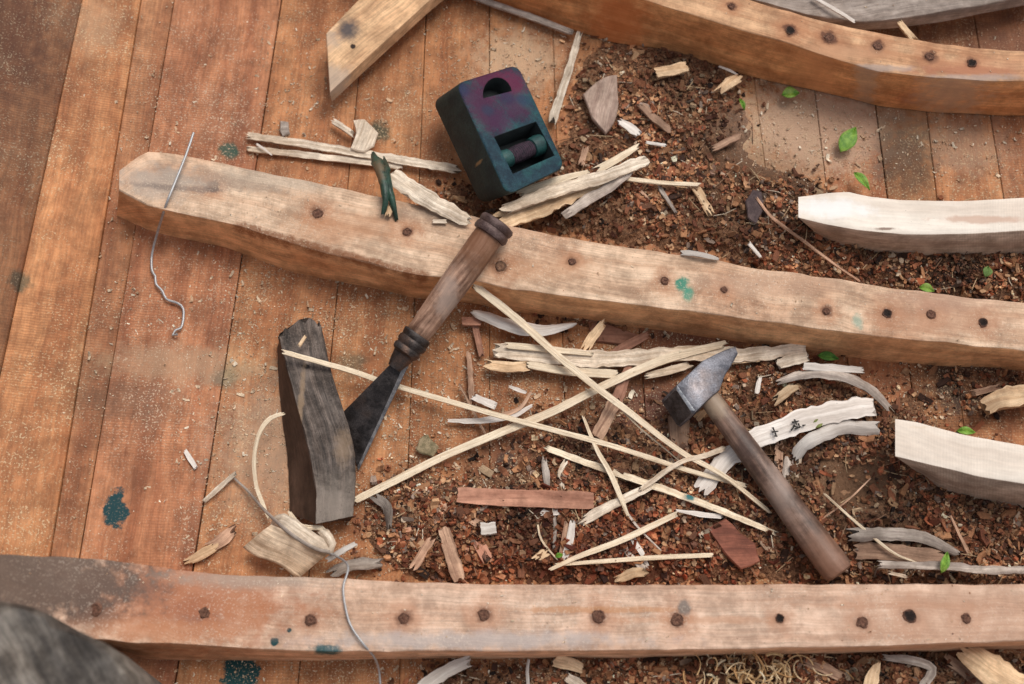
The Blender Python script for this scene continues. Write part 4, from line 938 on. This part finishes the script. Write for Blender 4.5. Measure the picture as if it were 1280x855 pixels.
bv = body.modifiers.new('bev', 'BEVEL'); bv.width = .0035; bv.segments = 3; bv.limit_method = 'ANGLE'; bv.angle_limit = R(40)
semi = []
cx_, cy_ = 622, 116
for k in range(13):
    a = math.pi*k/12
    lx_, ly_ = math.cos(a)*18.5, math.sin(a)*21
    semi.append((cx_+lx_*.95+ly_*-.20, cy_-lx_*.24-ly_*.98+2))
c1 = cut([(618,171),(670,152),(693,194),(641,217)], .034); c2 = cut(semi, .026)
bv2 = body.modifiers.new('bev2', 'BEVEL'); bv2.width = .0012; bv2.segments = 2; bv2.limit_method = 'ANGLE'; bv2.angle_limit = R(50)
bpy.context.view_layer.update(); evald(body)
for c in (c1, c2): bpy.data.objects.remove(c)
for p in body.data.polygons:
    if p.material_index == 0 and p.normal.dot(nrm) < .62: p.material_index = 1
    p.use_smooth = True
body.data.set_sharp_from_angle(angle=R(35)); body.parent = ib
spool_o = None
M_sp = mottled('spool_teal', (.006,.032,.032), (.015,.065,.06), 60, .45, 0, .4); M_th = mottled('spool_thread', (.02,.012,.02), (.05,.025,.04), 250, .85, 0, 1.0)
s0, s1 = onbox(627,195,-.014), onbox(684,171,-.014)
sp_l = (s1-s0).length
f1 = lathe('spool', s0, s1, [(0,.004),(.02,.011),(.12,.0125),(.24,.0115),(.27,.006),(.5,.006),(.70,.006),(.73,.0125),(.88,.0140),(.98,.0125),(1.0,.004)], M_sp, ib)
lathe('thread', s0.lerp(s1, .25), s0.lerp(s1, .74), [(i/24, .0098+.0006*(i%2)+.0012*math.sin(i/24*math.pi)) for i in range(25)], M_th, f1)

# ------------------------------------------------------------------ loose stuff
from bisect import bisect
def beam_z(x, y):
    """height of a rib's top face at this place or None"""
    for pa, pb in TOPS[:4]:
        xs = [p.x for p in pa]
        if xs[0] < x < xs[-1]:
            k = bisect(xs, x)-1; k = max(0, min(k, len(pa)-2)); f = (x-xs[k])/(xs[k+1]-xs[k]+1e-9)
            a = pa[k].lerp(pa[k+1], f); b = pb[k].lerp(pb[k+1], f)
            if b.y < y < a.y: return a.z
    return None
PAL = [((.14,.045,.022), 4), ((.27,.10,.048), 5.5), ((.38,.18,.085), 5), ((.48,.28,.15), 3.2), ((.60,.41,.25), 1.5), ((.74,.58,.42), .6), ((.04,.018,.011), 3), ((.24,.17,.13), 1.2), ((.36,.11,.05), 1.2)]
def pick(pal):
    s_ = random.uniform(0, sum(w for _, w in pal))
    for c, w in pal:
        s_ -= w
        if s_ <= 0: return c
    return pal[-1][0]
def chip(mb, c, L, W, T, rot, col, bend=0.0):
    k = random.uniform(.82, 1.15); col = tuple(min(.9, x*k) for x in col)
    prev = None
    ids = []
    for i in range(3):
        f = i/2-.5
        wv = W*(1 if i == 1 else random.uniform(.45, 1.0))
        for (a, b) in ((-1,-1),(1,-1),(1,1),(-1,1)):
            p = Vector((f*L*random.uniform(.85,1.1), a*wv*.5*random.uniform(.8,1.1), b*T*.5 + bend*L*(f*f*4-.5)))
            ids.append(mb.vert(c+rot@p, (f*L+c.x, a*W*.5+c.y), col))
    for i in range(2):
        o_ = i*4
        for k in range(4): mb.face(ids[o_+k], ids[o_+(k+1)%4], ids[o_+4+(k+1)%4], ids[o_+4+k])
    mb.face(*ids[:4][::-1]); mb.face(*ids[8:])
from mathutils import Euler
def rrot(tilt=.5): return Euler((random.gauss(0, tilt), random.gauss(0, tilt), random.uniform(0, math.tau))).to_matrix()
M_chip = wood('chips', (.72,.72,.72), (1,1,1), along=25, across=500, bump=.5, blot=.15, fine=.2, rough=.8)
random.seed(5)
cm = MB(); cnt = 0
while cnt < 34000:
    px, py = random.uniform(440, 1420), random.uniform(20, 930)
    m = mask(px, py)
    cl = nz(px, py, 2, .012)+.6*nz(px, py, 7, .035)
    if random.random() > m**1.3*(.9+.6*cl) or random.random() < .9*sandy(px, py): continue
    q = P(px, py, 0); h, _ = soil_h(q.x, q.y, px, py); h = max(h, 0)+hull(q.x)
    if beam_z(q.x, q.y) is not None and py < 1000 and random.random() < .9: continue
    r = random.random(); L = (.0011+.0026*random.random()) if r < .60 else (.0035+.005*random.random()) if r < .955 else .008+.011*random.random()
    W = L*random.uniform(.4, .95) if L < .009 else L*random.uniform(.25, .6); T = min(W*.5, random.uniform(.0008, .004))
    col = pick(PAL); kk = max(.35, min(1.45, 1.0+1.3*nz(px, py, 11, .016))); col = tuple(x*kk*1.15 for x in col)
    red = math.exp(-((px-720)/190)**2-((py-690)/60)**2)
    if random.random() < red*.9: col = tuple(a*b for a, b in zip(col, (.78, .50, .42)))
    if random.random() < .35: col = tuple(.5*a+.5*b for a, b in zip(col, (.24,.10,.05)))
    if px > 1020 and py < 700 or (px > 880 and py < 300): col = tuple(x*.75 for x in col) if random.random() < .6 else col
    if L > .011 and sum(col) > 1.4: col = PAL[2][0]
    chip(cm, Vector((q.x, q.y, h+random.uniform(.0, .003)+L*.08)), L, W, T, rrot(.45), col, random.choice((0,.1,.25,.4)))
    cnt += 1
tag(cm.build('wood_chips', M_chip, smooth=False, fix=False), 'mass of small rusty and tan wood chips heaped in the dirt', 'wood chips', kind='stuff')

# pale sawdust and flecks on the boards
random.seed(9)
dm = MB(); cnt = 0
DP = [((.72,.55,.38), 4), ((.60,.40,.25), 3), ((.80,.68,.52), 2), ((.34,.16,.08), 2.5), ((.12,.05,.03), 1)]
HOT = [(640,75,90,45,.9),(560,100,90,80,.4),(400,90,120,70,.35),(330,370,110,60,.6),(330,520,90,100,.6),(540,480,70,90,1.3),(515,615,28,60,2.4),(560,640,25,20,1.6),(620,450,80,70,1.0),(700,520,120,80,.9),(470,640,70,60,1.1),(400,680,80,40,.5),(300,660,70,50,.55),(620,600,100,60,.7),(900,470,90,50,.5),(1180,480,90,50,.8),(1100,60,200,80,.3),(1180,180,120,60,.5),(540,560,50,60,1.0),(480,380,120,60,.7),(600,845,200,30,.9),(350,845,200,30,.4),(760,840,160,25,1),(250,200,150,150,.25),(1000,190,80,60,.9),(1090,160,60,50,.5),(240,420,120,140,.35),(340,150,90,60,.3),(820,420,100,30,.6)]
while cnt < 27000:
    px, py = random.uniform(-60, 1380), random.uniform(-60, 920)
    m = .05
    for cx, cy, rx, ry, k in HOT:
        dd = ((px-cx)/rx)**2+((py-cy)/ry)**2
        if dd < 6: m += k*math.exp(-dd)
    q = PS(px, py); bz = beam_z(q.x, q.y)
    if bz is None and random.random() > m*(.35+.9*max(0, .5+nz(q.x, q.y, 0, 25))): continue
    if bz is not None:
        if random.random() > .035: continue
        z = bz+.0004
    else:
        h, _ = soil_h(q.x, q.y); z = max(h, hull(q.x))+.0005
    r = random.random(); L = .0006+.0013*random.random()**1.5 if r < .93 else .0024+.0034*random.random() if r < .992 else .006+.005*random.random()
    if bz is not None: L = min(L, .0035)
    W = L*(random.uniform(.35, .9) if L < .0025 else random.uniform(.18, .6)); T = min(W*.4, .0012)
    chip(dm, Vector((q.x, q.y, z+T*.5)), L, W, T, rrot(.12 if L < .003 else .25), pick(DP if soil_h(q.x, q.y)[1] > .2 else DP[:3]), random.choice((.1, .25, .45)))
    cnt += 1
tag(dm.build('sawdust', M_chip, smooth=False, fix=False), 'pale sawdust and wood flecks sprinkled over the boards and ribs', 'sawdust', kind='stuff')

# fine fibres / needles in the dirt
random.seed(21)
fm = MB()
for i in range(400):
    while True:
        px, py = random.uniform(450, 1300), random.uniform(60, 900)
        if random.random() < mask(px, py): break
    q = P(px, py, 0)
    if beam_z(q.x, q.y) is not None: continue
    h, _ = soil_h(q.x, q.y, px, py)
    chip(fm, Vector((q.x, q.y, max(h, 0)+.004)), random.uniform(.012, .035), random.uniform(.0005, .0013), .0006, rrot(.12), pick([((.55,.38,.22),3),((.30,.17,.1),3),((.10,.05,.03),2),((.72,.6,.45),1.2)]), random.choice((0,.08,.15,-.1)))
tag(fm.build('fibres', M_chip, smooth=False, fix=False), 'fine hair like wood fibres scattered over the dirt', 'wood fibres', kind='stuff')

# curly shavings at the bottom
random.seed(33)
sm = MB()
for i in range(230):
    px, py = random.gauss(945, 36), random.uniform(824, 890)
    c = P(px, py, random.uniform(.006, .034)); r = random.uniform(.006, .016); a0 = random.uniform(0, math.tau); sweep = random.uniform(.6, 3.2); n = 12
    rot = rrot(.9); wv = random.uniform(.0012, .0034); col = pick([((.70,.46,.23),3),((.82,.62,.38),3),((.5,.28,.12),2),((.85,.72,.5),1)])
    rows = []
    for k in range(n+1):
        a = a0+sweep*k/n; rad = r*(1+.35*k/n)
        p = Vector((math.cos(a)*rad, math.sin(a)*rad, .004*k/n)); o_ = Vector((math.cos(a)*wv*.5, math.sin(a)*wv*.5, 0)); u_ = Vector((0,0,wv*.35))
        rows.append([sm.vert(c+rot@(p+o_), (k*.003, 0), col), sm.vert(c+rot@(p+u_), (k*.003, wv), col), sm.vert(c+rot@(p-o_), (k*.003, wv), col), sm.vert(c+rot@(p-u_), (k*.003, 0), col)])
    sm.grid(rows, close=True)
tag(sm.build('shavings_heap', M_chip, smooth=True, fix=False), 'tangled heap of golden curly shavings below the bottom rib', 'wood shavings', kind='stuff')
